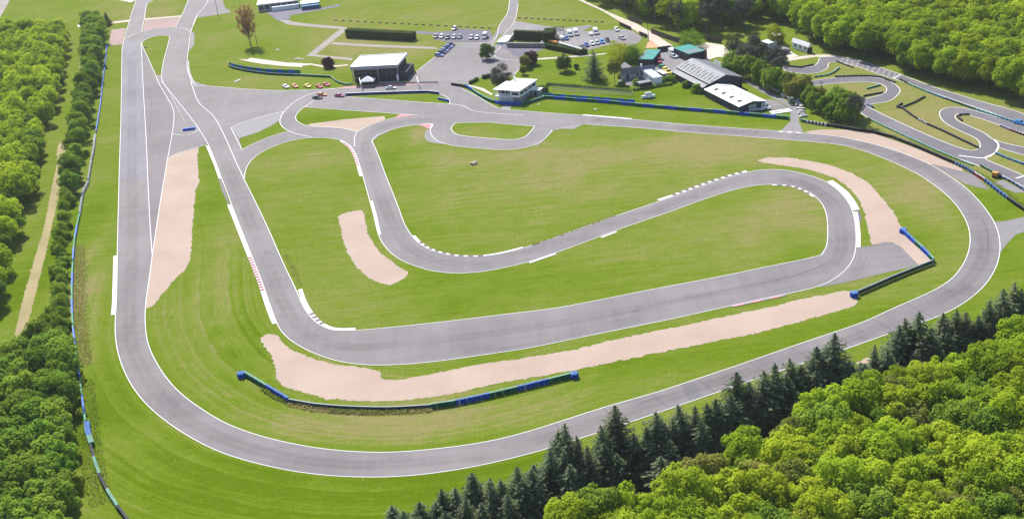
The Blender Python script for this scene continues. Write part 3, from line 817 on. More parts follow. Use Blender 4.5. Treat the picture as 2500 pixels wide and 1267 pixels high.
# ================================================================== kerbs
def kerb(px, width, side, label, stripes=None, cols=('red_paint', 'white_kerb'), base='white_kerb', pitch=1.6, h=.09):
    """raised kerb along a surveyed edge; side +1 = left of travel"""
    P = S(px, step=.8, sm=.8)
    Nn = normals(P) * side
    A, B = P + Nn * .16, P + Nn * (.16 + width)
    n = len(P)
    V = [(*a, .03) for a in A] + [(*a, .03 + h * .55) for a in A] + [(*b_, .03 + h) for b_ in B] + [(*b_, 0.0) for b_ in B]
    F = []
    for i in range(n - 1):
        for k in range(3):
            q = (k * n + i, k * n + i + 1, (k + 1) * n + i + 1, (k + 1) * n + i)
            F.append(q if side > 0 else q[::-1])
    F += [(0, n, 2 * n, 3 * n), (n - 1, 4 * n - 1, 3 * n - 1, 2 * n - 1)]
    o = mesh_obj('kerb', V, F, M[base])
    tag(o, label, None, None, 'structure')
    if stripes:
        d = np.r_[0, np.cumsum(np.linalg.norm(np.diff(P, axis=0), axis=1))]
        s0, s1 = stripes[0] * d[-1], stripes[1] * d[-1]
        s, i = s0, 0
        while s + pitch / 2 < s1:
            e = s + pitch * .56
            q = [np.array([np.interp(t, d, A[:, 0]), np.interp(t, d, A[:, 1])]) for t in (s, e)]
            r = [np.array([np.interp(t, d, B[:, 0]), np.interp(t, d, B[:, 1])]) for t in (s, e)]
            z0, z1 = .03 + h * .55 + .012, .03 + h + .012
            vv = [(*q[0], z0), (*q[1], z0), (*r[1], z1), (*r[0], z1)]
            mb = MB(); mb.add(vv + [(x, y, z - .02) for x, y, z in vv], [(0, 1, 2, 3), (0, 4, 5, 1), (1, 5, 6, 2), (2, 6, 7, 3), (3, 7, 4, 0)] if side > 0 else [(3, 2, 1, 0), (1, 5, 4, 0), (2, 6, 5, 1), (3, 7, 6, 2), (0, 4, 7, 3)])
            mb.build('kerb_block', M[cols[0]], o)
            s += pitch; i += 1
    return o

kerb([(286.6, 624), (285.8, 660), (284, 740), (282, 768)], 1.0, -1, 'wide white kerb on the outside of the left straight')
kerb([(509, 356), (528, 400), (541, 436)], .8, -1, 'white kerb at the head of the second straight')
kerb([(564, 499), (580, 538), (620, 638), (638, 683), (650, 718), (666, 764), (677, 789)], 1.1, -1, 'long white kerb with red blocks along the second straight', (.50, .78), pitch=1.9)
kerb([(726, 708), (738, 742), (758, 773), (780, 793.5), (806, 805.5), (830, 808), (866, 807)], 1.2, 1, 'white and dark red kerb inside the lower left corner', (.46, .74), ('dark_paint', ''), pitch=2.4)
kerb([(903, 492), (912, 524), (920, 560), (924, 574)], .75, 1, 'plain white kerb on the left of the inner section')
kerb([(1006, 577), (1026, 597), (1056, 613), (1100, 624), (1150, 628), (1200, 624), (1240, 616), (1278, 606)], .75, 1, 'white kerb with dark blocks inside the lower inner bend', (.13, .76), ('dark_paint', ''), 'white_kerb', 3.0)
kerb([(1290, 640.5), (1320, 630), (1354, 618.5)], .8, -1, 'short white kerb on the lower side of the diagonal straight')
kerb([(1465, 579), (1502, 565)], .8, -1, 'very short white kerb midway along the diagonal straight')
kerb([(1610, 491), (1650, 477.5), (1730, 448.5), (1790, 429.5), (1826, 420)], 1.1, 1, 'long white kerb with dark dashes on top of the diagonal straight', (.16, .98), ('dark_paint', ''), 'white_kerb', 2.6)
kerb([(1886, 450.5), (1910, 451), (1940, 455), (1970, 467), (1990, 480)], .8, -1, 'white kerb with dark blocks inside the right hand hairpin', (.08, .95), ('dark_paint', ''), 'white_kerb', 3.0)
kerb([(2018, 444), (2050, 468), (2070, 492), (2082, 514)], 1.8, 1, 'broad white kerb outside the right hand hairpin')
kerb([(2083, 518), (2087, 540), (2090, 570), (2090, 604)], 1.0, 1, 'narrow white kerb below the broad one at the right hand hairpin')
kerb([(1786, 746.5), (1840, 735), (1915, 719)], .8, -1, 'faded pink and white kerb on the lower straight', (.02, .9), ('pink_paint', ''), 'worn_kerb', 5.0)
kerb([(836, 344), (856, 358), (866, 372), (874, 392), (886, 430)], .95, -1, 'white kerb with red blocks left of the inner section', (.04, .78), ('red_paint', ''), 'white_kerb', 2.0)
kerb([(1422, 282.5), (1480, 287), (1540, 292.3)], .7, 1, 'thin white kerb above the start of the top straight')
kerb([(908.5, 343), (920, 332), (946, 321)], .8, -1, 'worn white kerb on the inside of the inner bend', base='worn_kerb')
kerb([(457.5, 150), (458, 170), (464.7, 192), (472, 204)], .7, 1, 'white toothed kerb by the top left road', (.0, 1.0), ('dark_paint', ''), 'white_kerb', 2.2)
def paintpatch(px, m, lb, z=.064):
    return flat('painted_patch', px, z, M[m], 0, label=lb)
paintpatch([(976, 279.6), (1012, 281.5), (962, 289.5)], 'pink_paint', 'faded red painted wedge at the start straight')
paintpatch([(1022, 305.4), (1054, 303.8), (1050, 317), (1040, 312)], 'pink_paint', 'faded red painted wedge at the chicane entry')
paintpatch([(816, 217), (848, 212), (968, 203), (1071, 203), (1069, 204.6), (970, 208.6), (891, 212.6)], 'pink_paint', 'long faded red strip in front of the grandstand')
paintpatch([(740, 264), (748, 262), (752, 258), (744, 260)], 'pink_paint', 'small faded red wedge inside the hairpin')
flat('concrete_patch', [(1348, 319), (1360, 312.3), (1388, 306.6), (1427, 304.4), (1412, 310), (1400, 316), (1372, 315)], .05, M['worn_kerb'], 0, label='pale concrete crescent beside the chicane exit')
flat('concrete_patch', [(1348, 319), (1334, 337), (1318, 349), (1300, 357), (1312, 356), (1326, 346), (1340, 330), (1352, 320)], .05, M['worn_kerb'], 0, label='worn concrete edge around the chicane')
flat('concrete_patch', [(1998, 626), (2007, 622), (2013, 614), (2012, 610)], .05, M['worn_kerb'], 0, label='worn concrete corner inside the lower right bend')
flat('concrete_patch', [(1051, 316), (1040, 318), (1036, 335), (1042, 345), (1060, 350), (1086, 353), (1064, 342), (1053, 328)], .045, M['asphalt_old'], 0, label='broken tarmac edge at the chicane entry')
flat('runoff_area', [(535, 438), (541, 438), (561, 500), (556, 497), (540, 462)], .025, M['asphalt'], 0, label='thin tarmac strip beside the second straight')
flat('runoff_area', [(2024, 442), (2050, 455), (2075, 480), (2096, 515), (2104, 530), (2098, 545), (2090, 520), (2070, 490)], .025, M['asphalt_dark'], 0, label='dark tarmac strip behind the broad white kerb')
flat('runoff_area', [(470, 204), (478, 200), (492, 206), (510, 210), (482, 211)], .035, M['asphalt_old'], 0, label='worn corner of the top left junction')
flat('runoff_area', [(466, 78), (475, 82), (474, 110), (462, 125), (463, 110)], .035, M['asphalt_old'], 0, label='worn tarmac shoulder at the top left road')
flat('concrete_patch', [(1222, 262), (1248, 258), (1246, 268), (1228, 268)], .045, M['worn_kerb'], 0, label='pale slab under the control tower tyres')
# ================================================================== vegetation
def leaf_material(name, c_dark, c_light, trans=.35, hue_var=.25, bark=False):
    m, nt, b, out = new_mat(name)
    oi = nt.nodes.new('ShaderNodeObjectInfo')
    tone = attr(nt, 'tone')
    col = mix(nt, tone, c_dark, c_light)
    # every tree its own shade
    r1 = ramp(nt, oi.outputs['Random'], 0, 1, (1 - hue_var * .9, 1 - hue_var * .55, .8, 1), (1 + hue_var * .6, 1 + hue_var * .12, 1.0, 1))
    col = mix(nt, 1.0, col, r1, 'MULTIPLY')
    wn = nt.nodes.new('ShaderNodeTexWhiteNoise'); wn.noise_dimensions = '1D'
    nt.links.new(math_node(nt, 'MULTIPLY', oi.outputs['Random'], 37.1), wn.inputs['W'])
    col = mix(nt, 1.0, col, ramp(nt, wn.outputs['Value'], 0, 1, (.74, .74, .74, 1), (1.14, 1.14, 1.14, 1)), 'MULTIPLY')
    nt.links.new(col, b.inputs['Base Color'])
    b.inputs['Roughness'].default_value = .75
    b.inputs['Specular IOR Level'].default_value = .0
    if trans:
        tr = nt.nodes.new('ShaderNodeBsdfTranslucent')
        nt.links.new(mix(nt, 1.0, col, (1.08, 1.14, .55), 'MULTIPLY'), tr.inputs[0])
        ms = nt.nodes.new('ShaderNodeMixShader')
        ms.inputs[0].default_value = trans
        nt.links.new(b.outputs[0], ms.inputs[1]); nt.links.new(tr.outputs[0], ms.inputs[2])
        nt.links.new(ms.outputs[0], out.inputs[0])
    return m

M['leaf_spring'] = leaf_material('leaf_spring', (.200, .290, .016), (.440, .550, .044), .44, .22)
M['leaf_mid'] = leaf_material('leaf_mid', (.115, .205, .022), (.260, .380, .050), .38, .20)
M['leaf_hedge'] = leaf_material('leaf_hedge', (.125, .225, .024), (.290, .420, .058), .40, .26)
M['leaf_round'] = leaf_material('leaf_round', (.050, .110, .014), (.120, .200, .024), .35, .1)
M['needle'] = leaf_material('needle', (.090, .132, .082), (.195, .240, .140), .28, .28)
M['pine'] = leaf_material('pine_needle', (.055, .070, .060), (.120, .140, .110), .15, .2)
M['leaf_purple'] = leaf_material('leaf_purple', (.045, .010, .026), (.115, .028, .060), .25, .1)
M['leaf_dusky'] = leaf_material('leaf_dusky', (.080, .085, .095), (.17, .17, .165), .2, .1)
M['leaf_brown'] = leaf_material('leaf_brown', (.30, .13, .085), (.46, .22, .15), .35, .0)
M['leaf_bronze'] = leaf_material('leaf_bronze', (.19, .205, .045), (.34, .360, .085), .42, .2)
M['leaf_willow'] = leaf_material('leaf_willow', (.20, .23, .014), (.38, .39, .03), .5, .1)
M['leaf_box'] = leaf_material('clipped_leaf', (.050, .085, .022), (.105, .140, .036), .25, .08)
M['bark'] = mat('bark', (.13, .10, .075), .95, scale=2.5)
M['bark_grey'] = mat('bark_grey', (.20, .17, .15), .95, scale=2.5)

def quads_mesh(name, C, Nn, size, tone, mat_, aspect=1.0, seed=0):
    """many small leaf faces: centres C, normals Nn"""
    r = np.random.default_rng(seed)
    n = len(C)
    Nn = Nn / (np.linalg.norm(Nn, axis=1)[:, None] + 1e-9)
    R = r.normal(size=(n, 3))
    T = np.cross(Nn, R); T /= np.linalg.norm(T, axis=1)[:, None] + 1e-9
    B = np.cross(Nn, T)
    s = (np.asarray(size) * np.ones(n))[:, None] * .5
    V = np.stack([C - T * s, C + B * s * .8 * aspect, C + T * s, C - B * s * .8 * aspect], 1).reshape(-1, 3)
    me = bpy.data.meshes.new(name)
    me.vertices.add(4 * n); me.loops.add(4 * n); me.polygons.add(n)
    me.vertices.foreach_set('co', V.ravel().astype(np.float32))
    me.loops.foreach_set('vertex_index', np.arange(4 * n, dtype=np.int32))
    me.polygons.foreach_set('loop_start', np.arange(0, 4 * n, 4, dtype=np.int32))
    me.polygons.foreach_set('loop_total', np.full(n, 4, dtype=np.int32))
    me.materials.append(mat_)
    a = me.attributes.new('tone', 'FLOAT', 'POINT')
    a.data.foreach_set('value', np.repeat(np.clip(tone, 0, 1), 4).astype(np.float32))
    me.update(calc_edges=True)
    return me

def lobes_crown(name, seed, rx, rz, zc, mat_, nlobe=26, leaves=6000, leaf=.42, lobe=.36, up=.7, flat_bottom=.55, open_=.0):
    """broadleaf crown: leaf faces over many uneven lobes"""
    r = np.random.default_rng(seed)
    # lobe centres on an uneven ellipsoid
    D = r.normal(size=(nlobe * 9, 3)); D /= np.linalg.norm(D, axis=1)[:, None]
    D = D[D[:, 2] > -flat_bottom]
    keep = []
    for d in D:
        if all(np.dot(d, k) < math.cos(.30 + .14 * r.random()) for k in keep): keep.append(d)
        if len(keep) >= nlobe: break
    D = np.array(keep)
    rad = r.uniform(.50, .98, len(D))
    Lc = D * rad[:, None] * np.array([rx, rx, rz]) + r.normal(0, .06 * rx, (len(D), 3))
    Lr = rx * lobe * r.uniform(.65, 1.25, len(D))
    Lt = r.uniform(0, 1, len(D))
    w = Lr ** 2; idx = r.choice(len(D), leaves, p=w / w.sum())
    n = r.normal(size=(leaves, 3)); n /= np.linalg.norm(n, axis=1)[:, None]
    n[:, 2] = np.abs(n[:, 2]) * np.where(r.random(leaves) < .82, 1, -1)
    bumpy = 1 + .14 * np.sin(n[:, 0] * 7 + idx) * np.cos(n[:, 1] * 6 + 2 * idx) + r.normal(0, .09, leaves)
    C = Lc[idx] + n * (Lr[idx] * bumpy)[:, None] * np.array([1, 1, rz / rx * .5 + .5])
    Nn = n * .75 + r.normal(0, .34, n.shape) + np.array([0, 0, up])
    tone = .25 + .35 * Lt[idx] + .25 * (bumpy - 1) / .15 * .5 + r.normal(0, .16, leaves)
    C[:, 2] += zc
    return quads_mesh(name, C, Nn, leaf * r.uniform(.6, 1.35, leaves), tone, mat_, seed=seed)

def trunk_mesh(name, seed, h, r0, mat_, limbs=5, spread=2.2):
    r = np.random.default_rng(seed)
    mb = MB()
    mb.tube((0, 0, -.3), (r.normal(0, .1), r.normal(0, .1), h * .6), r0, r0 * .65, 7)
    top = Vector(mb.v[-1])
    mb.tube((0, 0, h * .55), (r.normal(0, .3), r.normal(0, .3), h), r0 * .62, r0 * .2, 5)
    for i in range(limbs):
        a = 2 * math.pi * i / limbs + r.uniform(-.4, .4)
        z0 = h * r.uniform(.35, .65)
        mb.tube((0, 0, z0), (math.cos(a) * spread, math.sin(a) * spread, z0 + spread * r.uniform(.5, 1.1)), r0 * .42, r0 * .12, 4)
    return mb.mesh(name, mat_)

def spruce_mesh(name, seed, h, rb, mat_, whorls=20, leaf=.55):
    r = np.random.default_rng(seed)
    C, Nn, Sz, To = [], [], [], []
    for k in range(whorls):
        t = k / (whorls - 1)
        z = h * (.10 + .90 * t)
        R = rb * (1 - t) ** .62 * r.uniform(.72, 1.2) + .15
        nb = int(6 + 7 * (1 - t))
        for j in range(nb):
            a = 2 * math.pi * (j + r.random()) / nb
            L = R * r.uniform(.65, 1.2)
            tone = r.uniform(0, .75)
            m_ = max(3, int(L / .26))
            for q in range(m_):
                f = (q + .6) / m_
                droop = -.30 * L * f + .22 * L * f * f * 1.2
                for s_ in (-1, 1):
                    wdt = .40 * (1 - f * .6) * min(1, L / 1.5)
                    c = np.array([math.cos(a) * L * f - math.sin(a) * s_ * wdt * r.uniform(.2, 1), math.sin(a) * L * f + math.cos(a) * s_ * wdt * r.uniform(.2, 1), z + droop + r.normal(0, .08)])
                    C.append(c); Nn.append(np.array([math.cos(a) * .35, math.sin(a) * .35, 1.0]) + r.normal(0, .45, 3))
                    Sz.append(leaf * r.uniform(.6, 1.2) * (1 - .35 * t)); To.append(tone + .45 * f + r.normal(0, .1))
    for q in range(16):
        C.append(np.array([r.normal(0, .05), r.normal(0, .05), h * (.93 + .075 * q / 16)])); Nn.append(r.normal(size=3) * np.array([1, 1, .2])); Sz.append(.28); To.append(.4)
    return quads_mesh(name, np.array(C), np.array(Nn), np.array(Sz), np.array(To), mat_, .75, seed)

P_SPRING = [lobes_crown('crown', 100 + i, 5.0 + .25 * (i % 3), 4.6 + .4 * (i % 4), 7.6, M['leaf_spring'], 64, 11000, .42, .27, flat_bottom=.85) for i in range(7)]
P_MID = [lobes_crown('crown', 200 + i, 4.6, 4.6 + .4 * (i % 3), 7.3, M['leaf_mid'], 54, 8500, .44, .28, flat_bottom=.85) for i in range(5)]
M['leaf_left'] = leaf_material('leaf_left', (.068, .135, .034), (.160, .255, .070), .34, .24)
P_LEFT = [lobes_crown('crown', 250 + i, 4.4, 5.0 + .5 * (i % 3), 7.2, M['leaf_left'], 46, 7500, .44, .30, flat_bottom=.85) for i in range(4)]
P_HEDGE = [lobes_crown('crown', 300 + i, 2.4, 2.5 + .3 * (i % 3), 3.0, M['leaf_hedge'], 26, 4400, .34, .36) for i in range(6)]
P_BUSH = [lobes_crown('crown', 320 + i, 2.3, 2.0 + .3 * (i % 3), 1.5, M['leaf_hedge'], 26, 4200, .33, .36, flat_bottom=.9) for i in range(4)]
P_BRONZE = [lobes_crown('crown', 340 + i, 4.4, 4.6, 6.9, M['leaf_bronze'], 48, 7000, .42, .28, flat_bottom=.8) for i in range(2)]
P_SPRUCE = [spruce_mesh('crown', 400 + i, 14.0, 4.0 + .4 * (i % 3), M['needle'], 26, .78) for i in range(6)]
P_PINE = [lobes_crown('crown', 450 + i, 4.0, 4.6, 10.0, M['pine'], 22, 4200, .40, .34, .2) for i in range(3)]
P_TRUNK = [trunk_mesh('trunk', 500 + i, 9.0, .28, M['bark'], 6, 2.6) for i in range(3)]
P_TRUNK_S = [trunk_mesh('trunk', 510 + i, 3.2, .12, M['bark'], 6, 1.3) for i in range(2)]
P_TRUNK_P = [MB().tube((0, 0, -.3), (0, 0, 7), .22, .14, 7).tube((0, 0, 6.9), (0, 0, 13.4), .14, .03, 5).mesh('trunk', M['bark_grey'])]

def plant(kind, name, crowns, trunks, x, y, sc, label, cat_, group=None, squash=1.0, i=None):
    r = random.randrange(10 ** 6)
    t = empty(name, (x, y, 0), random.uniform(0, 6.28), label, cat_, group)
    link_mesh('crown', crowns[r % len(crowns)], t, (0, 0, 0), 0, (sc, sc, sc * squash))
    link_mesh('trunk', trunks[r % len(trunks)], t, (0, 0, 0), 0, (sc, sc, sc * squash))
    return t

def inpoly(x, y, P):
    c = False
    for i in range(len(P)):
        x0, y0 = P[i]; x1, y1 = P[i - 1]
        if (y0 > y) != (y1 > y) and x < (x1 - x0) * (y - y0) / (y1 - y0) + x0: c = not c
    return c

def scatter(poly_px, spacing, jit=.33):
    P = [g(*p) for p in poly_px]
    X0, X1 = min(p[0] for p in P), max(p[0] for p in P)
    Y0, Y1 = min(p[1] for p in P), max(p[1] for p in P)
    out, row, y = [], 0, Y0
    while y < Y1:
        x = X0 + (row % 2) * spacing / 2
        while x < X1:
            a, b_ = x + random.uniform(-jit, jit) * spacing, y + random.uniform(-jit, jit) * spacing
            if inpoly(a, b_, P): out.append((a, b_))
            x += spacing
        y += spacing * .87; row += 1
    return out

def topped(px, py, h):
    """foot of a plant whose tip stands at a surveyed point"""
    return g(px, py, h)

# --- woods: surveyed outlines, trees collected first so that only those in view are planted
POP = []
def want(kinds, pts, smin, smax, squash=1.0, hgt=13.0):
    for x, y in pts:
        k, acc = random.random(), 0.0
        for pr, crowns, trunks, lab, grp, nm, f in kinds:
            acc += pr
            if k < acc: break
        sc = random.uniform(smin, smax) * f
        if in_view(x, y, hgt * sc, 4.5 * sc):
            POP.append((scale_at(x, y) * sc, x, y, sc, crowns, trunks, lab, grp, nm, squash))
EDGE = [(1270, 1420), (1380, 1352), (1480, 1318), (1580, 1284), (1670, 1248), (1760, 1205), (1850, 1155), (1950, 1098), (2050, 1048), (2150, 1018), (2280, 978), (2420, 915), (2560, 862), (2640, 850), (2640, 1500), (1230, 1500)]
def zone(x, y):
    return 'left part' if x < g(1750, 1150)[0] else ('right part' if x > g(2180, 1100)[0] else 'middle')
for x, y in scatter(EDGE, 6.0):
    zn = zone(x, y)
    want([(.74, P_SPRING, P_TRUNK, f'bright spring-green broadleaf tree in the {zn} of the lower right wood', f'bright trees, {zn} of the lower right wood', 'broadleaf_tree', 1.0),
          (.15, P_MID, P_TRUNK, f'mid-green broadleaf tree in the {zn} of the lower right wood', f'mid-green trees, {zn} of the lower right wood', 'broadleaf_tree', 1.0),
          (.11, P_BRONZE, P_TRUNK, f'bronze-tinted broadleaf tree in the {zn} of the lower right wood', f'bronze trees, {zn} of the lower right wood', 'broadleaf_tree', 1.05)], [(x, y)], .78, 1.08)
# --- belt of spruces between the ring road and the wood
SPR = [(957, 1235, 7), (983, 1250, 8), (1020, 1227, 8), (1075, 1196, 9), (1108, 1190, 9), (1151, 1155, 10), (1189, 1168, 10), (1219, 1172, 9), (1263, 1135, 11), (1300, 1150, 10), (1335, 1098, 12), (1372, 1032, 15),
       (1411, 1066, 13), (1440, 1090, 12), (1475.6, 1039, 13), (1507, 997, 15), (1540, 1060, 11), (1599, 1006, 14), (1575, 1040, 12), (1640, 1020, 12), (1665, 992, 13), (1691, 988, 13), (1724, 988, 12), (1746, 973, 13), (1798, 918, 15),
       (1770, 985, 11), (1835, 934, 13), (1868, 907, 14), (1894, 888, 15), (1915, 910, 12), (1945.5, 874, 14), (1975, 870, 13), (1995, 845, 14), (2031.5, 813, 16), (1960, 895, 12), (2065, 880, 11), (2085, 895, 10), (2134, 846, 12), (2163, 851, 12), (2110, 890, 10),
       (2197, 791, 14), (2241, 760, 16), (2217, 781, 14), (2270, 806, 12), (2304, 767, 13), (2329, 752, 13), (2358, 764, 12), (2387, 772, 11), (2411, 738, 13), (2450, 704, 14), (2480, 691, 14), (2500, 703, 13), (2436, 747, 11), (2470, 750, 10),
       (1060, 1230, 8), (1130, 1215, 9), (1240, 1200, 9), (1390, 1130, 10), (1630, 1075, 10), (1850, 980, 10), (2010, 905, 10), (2180, 880, 9), (2290, 850, 9), (1020, 1260, 7), (1090, 1250, 8), (1170, 1230, 8), (2350, 810, 9), (2410, 790, 9)]
extra = []
for px, py, h in SPR:
    if h >= 10: extra += [(px + random.uniform(-34, 34), py + random.uniform(22, 50), h * random.uniform(.66, .86)), ][:1]
tall_order = sorted(px for px, py, h in SPR + extra if h >= 12)
for px, py, h in SPR + extra:
    x, y = topped(px, py, h)
    k_ = tall_order.index(px) + 1 if h >= 12 else 0
    sfx = 'th' if 10 <= k_ % 100 <= 20 else {1: 'st', 2: 'nd', 3: 'rd'}.get(k_ % 10, 'th')
    t = empty('spruce_tree', (x, y, 0), random.uniform(0, 6.28), f'tall dark spruce, {k_}{sfx} tall one from the left in the roadside belt' if h >= 12 else 'dark low spruce in the belt along the lower right bend', 'spruce',
              'tall spruces along the ring road' if h >= 12 else 'low spruces along the ring road')
    k = random.randrange(6); s = h / 14.0
    link_mesh('crown', P_SPRUCE[k], t, (0, 0, 0), 0, ((s * .75 + .4) * random.uniform(.7, 1.25), (s * .75 + .4) * random.uniform(.7, 1.25), s))
    t.rotation_euler.x, t.rotation_euler.y = random.gauss(0, .035), random.gauss(0, .035)
    link_mesh('trunk', P_TRUNK_P[0], t, (0, 0, 0), 0, s)
# young shrubs between the spruces
for px, py in [(1560, 1120), (1640, 1100), (1420, 1180), (1780, 1035), (1730, 1060), (1330, 1220), (1130, 1262), (1230, 1255), (1900, 980), (2060, 935), (2200, 900), (2330, 850), (2400, 830), (2480, 800), (1480, 1120), (1600, 1085), (1690, 1065), (1830, 1010), (1960, 955), (2120, 925), (2260, 885), (1380, 1200), (1190, 1250), (1550, 1175), (1680, 1120), (1000, 1290), (1070, 1290)]:
    x, y = g(px, py)
    plant(0, 'shrub', P_BUSH, P_TRUNK_S, x, y, random.uniform(.8, 1.2), 'green shrub growing between the dark spruces', 'shrub', 'shrubs among the spruces')

# --- big wood at the upper right
FAR = [(2000, 112), (2060, 130), (2130, 150), (2215, 180), (2300, 204), (2400, 234), (2520, 268), (2600, 296), (2640, 200), (2640, -70), (1850, -70), (1880, 10), (1900, 60), (1960, 88)]
for x, y in scatter(FAR, 7.0):
    zn = 'left part' if proj(x, y)[0] < 2150 else ('middle' if proj(x, y)[0] < 2340 else 'right part')
    want([(.80, P_SPRING, P_TRUNK, f'fresh green broadleaf tree in the {zn} of the wood behind the kart track', f'fresh green trees, {zn} of the upper right wood', 'broadleaf_tree', 1.0),
          (.20, P_MID, P_TRUNK, f'darker green broadleaf tree in the {zn} of the wood behind the kart track', f'darker trees, {zn} of the upper right wood', 'broadleaf_tree', 1.0)], [(x, y)], .9, 1.15)
# --- mixed wood at the top centre (pines, dark broadleaf)
MIDW = [(1440, -10), (1490, 22), (1550, 48), (1600, 66), (1660, 84), (1700, 88), (1800, 86), (1840, 78), (1880, 50), (1870, 5), (1840, -40), (1400, -40)]
want([(.42, P_PINE, P_TRUNK_P, 'grey-green pine in the mixed wood at the top centre', 'pines of the top centre wood', 'pine_tree', .9),
      (.46, P_MID, P_TRUNK, 'dark green broadleaf tree in the mixed wood at the top centre', 'broadleaf trees of the top centre wood', 'broadleaf_tree', 1.0),
      (.12, P_SPRING, P_TRUNK, 'light green broadleaf tree in the mixed wood at the top centre', 'light trees of the top centre wood', 'broadleaf_tree', .95)], scatter(MIDW, 8.4), .95, 1.2)
# --- wood on the far left
LEFTW = [(-60, 72), (60, 86), (120, 90), (158, 86), (164, 110), (150, 200), (134, 260), (108, 330), (88, 420), (74, 480), (50, 560), (26, 640), (0, 740), (-30, 800), (-80, 900), (-140, 500)]
want([(.60, P_LEFT, P_TRUNK, 'green broadleaf tree of the wood on the far left', 'trees of the left wood', 'broadleaf_tree', 1.0),
      (.05, P_SPRING, P_TRUNK, 'light green broadleaf tree of the wood on the far left', 'light trees of the left wood', 'broadleaf_tree', .95),
      (.24, P_HEDGE, P_TRUNK_S, 'tall leafy shrub in the wood on the far left', 'shrubs of the left wood', 'shrub', 1.9),
      (.12, P_BRONZE, P_TRUNK, 'brownish broadleaf tree of the wood on the far left', 'brownish trees of the left wood', 'broadleaf_tree', 1.0)], scatter(LEFTW, 5.6), .5, .85, .9)
# --- hedge belt between the dirt track and the barrier
BELT = [(212, 70), (248, 66), (250, 90), (240, 160), (226, 240), (212, 300), (196, 370), (184, 440), (174, 500), (164, 560), (160, 640), (158, 720), (162, 780), (170, 830), (176, 900), (182, 990), (178, 1060), (168, 1150), (170, 1290), (150, 1400), (-110, 1400), (-130, 1000), (20, 930), (70, 880), (105, 820),
        (124, 760), (132, 700), (142, 620), (153, 520), (170, 440), (178, 380), (188, 330), (198, 270), (212, 200), (218, 130)]
y_near, y_mid = g(100, 850)[1], g(150, 480)[1]
for x, y in scatter(BELT, 4.3) + [p for p in scatter(BELT, 3.6) if y_near < p[1] < y_mid]:
    if y < y_near: want([(1, P_HEDGE, P_TRUNK_S, 'leafy bush of the thick hedge at the lower left', 'lower left hedge', 'shrub', 1.0)], [(x, y)], 1.1, 1.65, 1.0, 5.5)
    elif y < y_mid: want([(1, P_BUSH, P_TRUNK_S, 'low loose bush in the hedge beside the left straight', 'middle left hedge', 'shrub', 1.0)], [(x, y)], .55, .95, .85, 4.0)
    else: want([(1, P_HEDGE, P_TRUNK_S, 'tall bush in the hedge beside the upper left straight', 'upper left hedge', 'shrub', 1.0)], [(x, y)], 1.0, 1.6, 1.0, 5.5)
# the largest 290 of each kind stand singly, the rest of the far woods is one mass
POP.sort(key=lambda q: -q[0])
count, rest = {}, []
for ap, x, y, sc, crowns, trunks, lab, grp, nm, sq in POP:
    count[nm] = count.get(nm, 0) + 1
    if count[nm] <= {'broadleaf_tree': 284, 'shrub': 276}.get(nm, 300):
        plant(0, nm, crowns, trunks, x, y, sc, lab, nm.split('_')[0] if nm == 'shrub' else ('pine' if 'pine' in nm else 'tree'), grp, sq)
    else:
        rest.append((x, y, sc, crowns))
print('population', count, 'mass', len(rest))
def far_mass(name, items, mat_, label, leaves, leaf):
    protos = [lobes_crown('tmp', 900 + i, 5.0, 5.8, 7.4, mat_, 34, leaves, leaf, flat_bottom=.7) for i in range(4)]
    arr = []
    for me in protos:
        co = np.zeros(len(me.vertices) * 3, np.float32); me.vertices.foreach_get('co', co)
        tn = np.zeros(len(me.vertices), np.float32); me.attributes['tone'].data.foreach_get('value', tn)
        arr.append((co.reshape(-1, 3), tn))
    V, T = [], []
    for i, (x, y, sc, cr) in enumerate(items):
        co, tn = arr[i % 4]; a = random.uniform(0, 6.28); c_, s_ = math.cos(a), math.sin(a)
        R = np.array([[c_, s_, 0], [-s_, c_, 0], [0, 0, 1]])
        V.append(co @ R * sc + np.array([x, y, 0])); T.append(np.clip(tn + random.uniform(-.3, .3), 0, 1))
    V = np.concatenate(V); T = np.concatenate(T); n = len(V) // 4
    me = bpy.data.meshes.new(name)
    me.vertices.add(4 * n); me.loops.add(4 * n); me.polygons.add(n)
    me.vertices.foreach_set('co', V.ravel().astype(np.float32)); me.loops.foreach_set('vertex_index', np.arange(4 * n, dtype=np.int32))
    me.polygons.foreach_set('loop_start', np.arange(0, 4 * n, 4, dtype=np.int32)); me.polygons.foreach_set('loop_total', np.full(n, 4, dtype=np.int32))
    me.materials.append(mat_); at = me.attributes.new('tone', 'FLOAT', 'POINT'); at.data.foreach_set('value', T.astype(np.float32)); me.update(calc_edges=True)
    o = bpy.data.objects.new(name, me); COL.objects.link(o); tag(o, label, None, None, 'stuff')
tr_ = [q[:4] for q in rest if q[3] is not P_HEDGE and q[3] is not P_BUSH]; sh_ = [q for q in rest if q[3] is P_HEDGE or q[3] is P_BUSH]
if tr_: far_mass('distant_wood', tr_, M['leaf_spring'], 'far part of the woods that reads as one green mass', 2600, .8)
if sh_: far_mass('distant_hedge', [(x, y, s * .5, c) for x, y, s, c in sh_], M['leaf_hedge'], 'small remaining bushes of the left hedge and wood', 1500, .9)
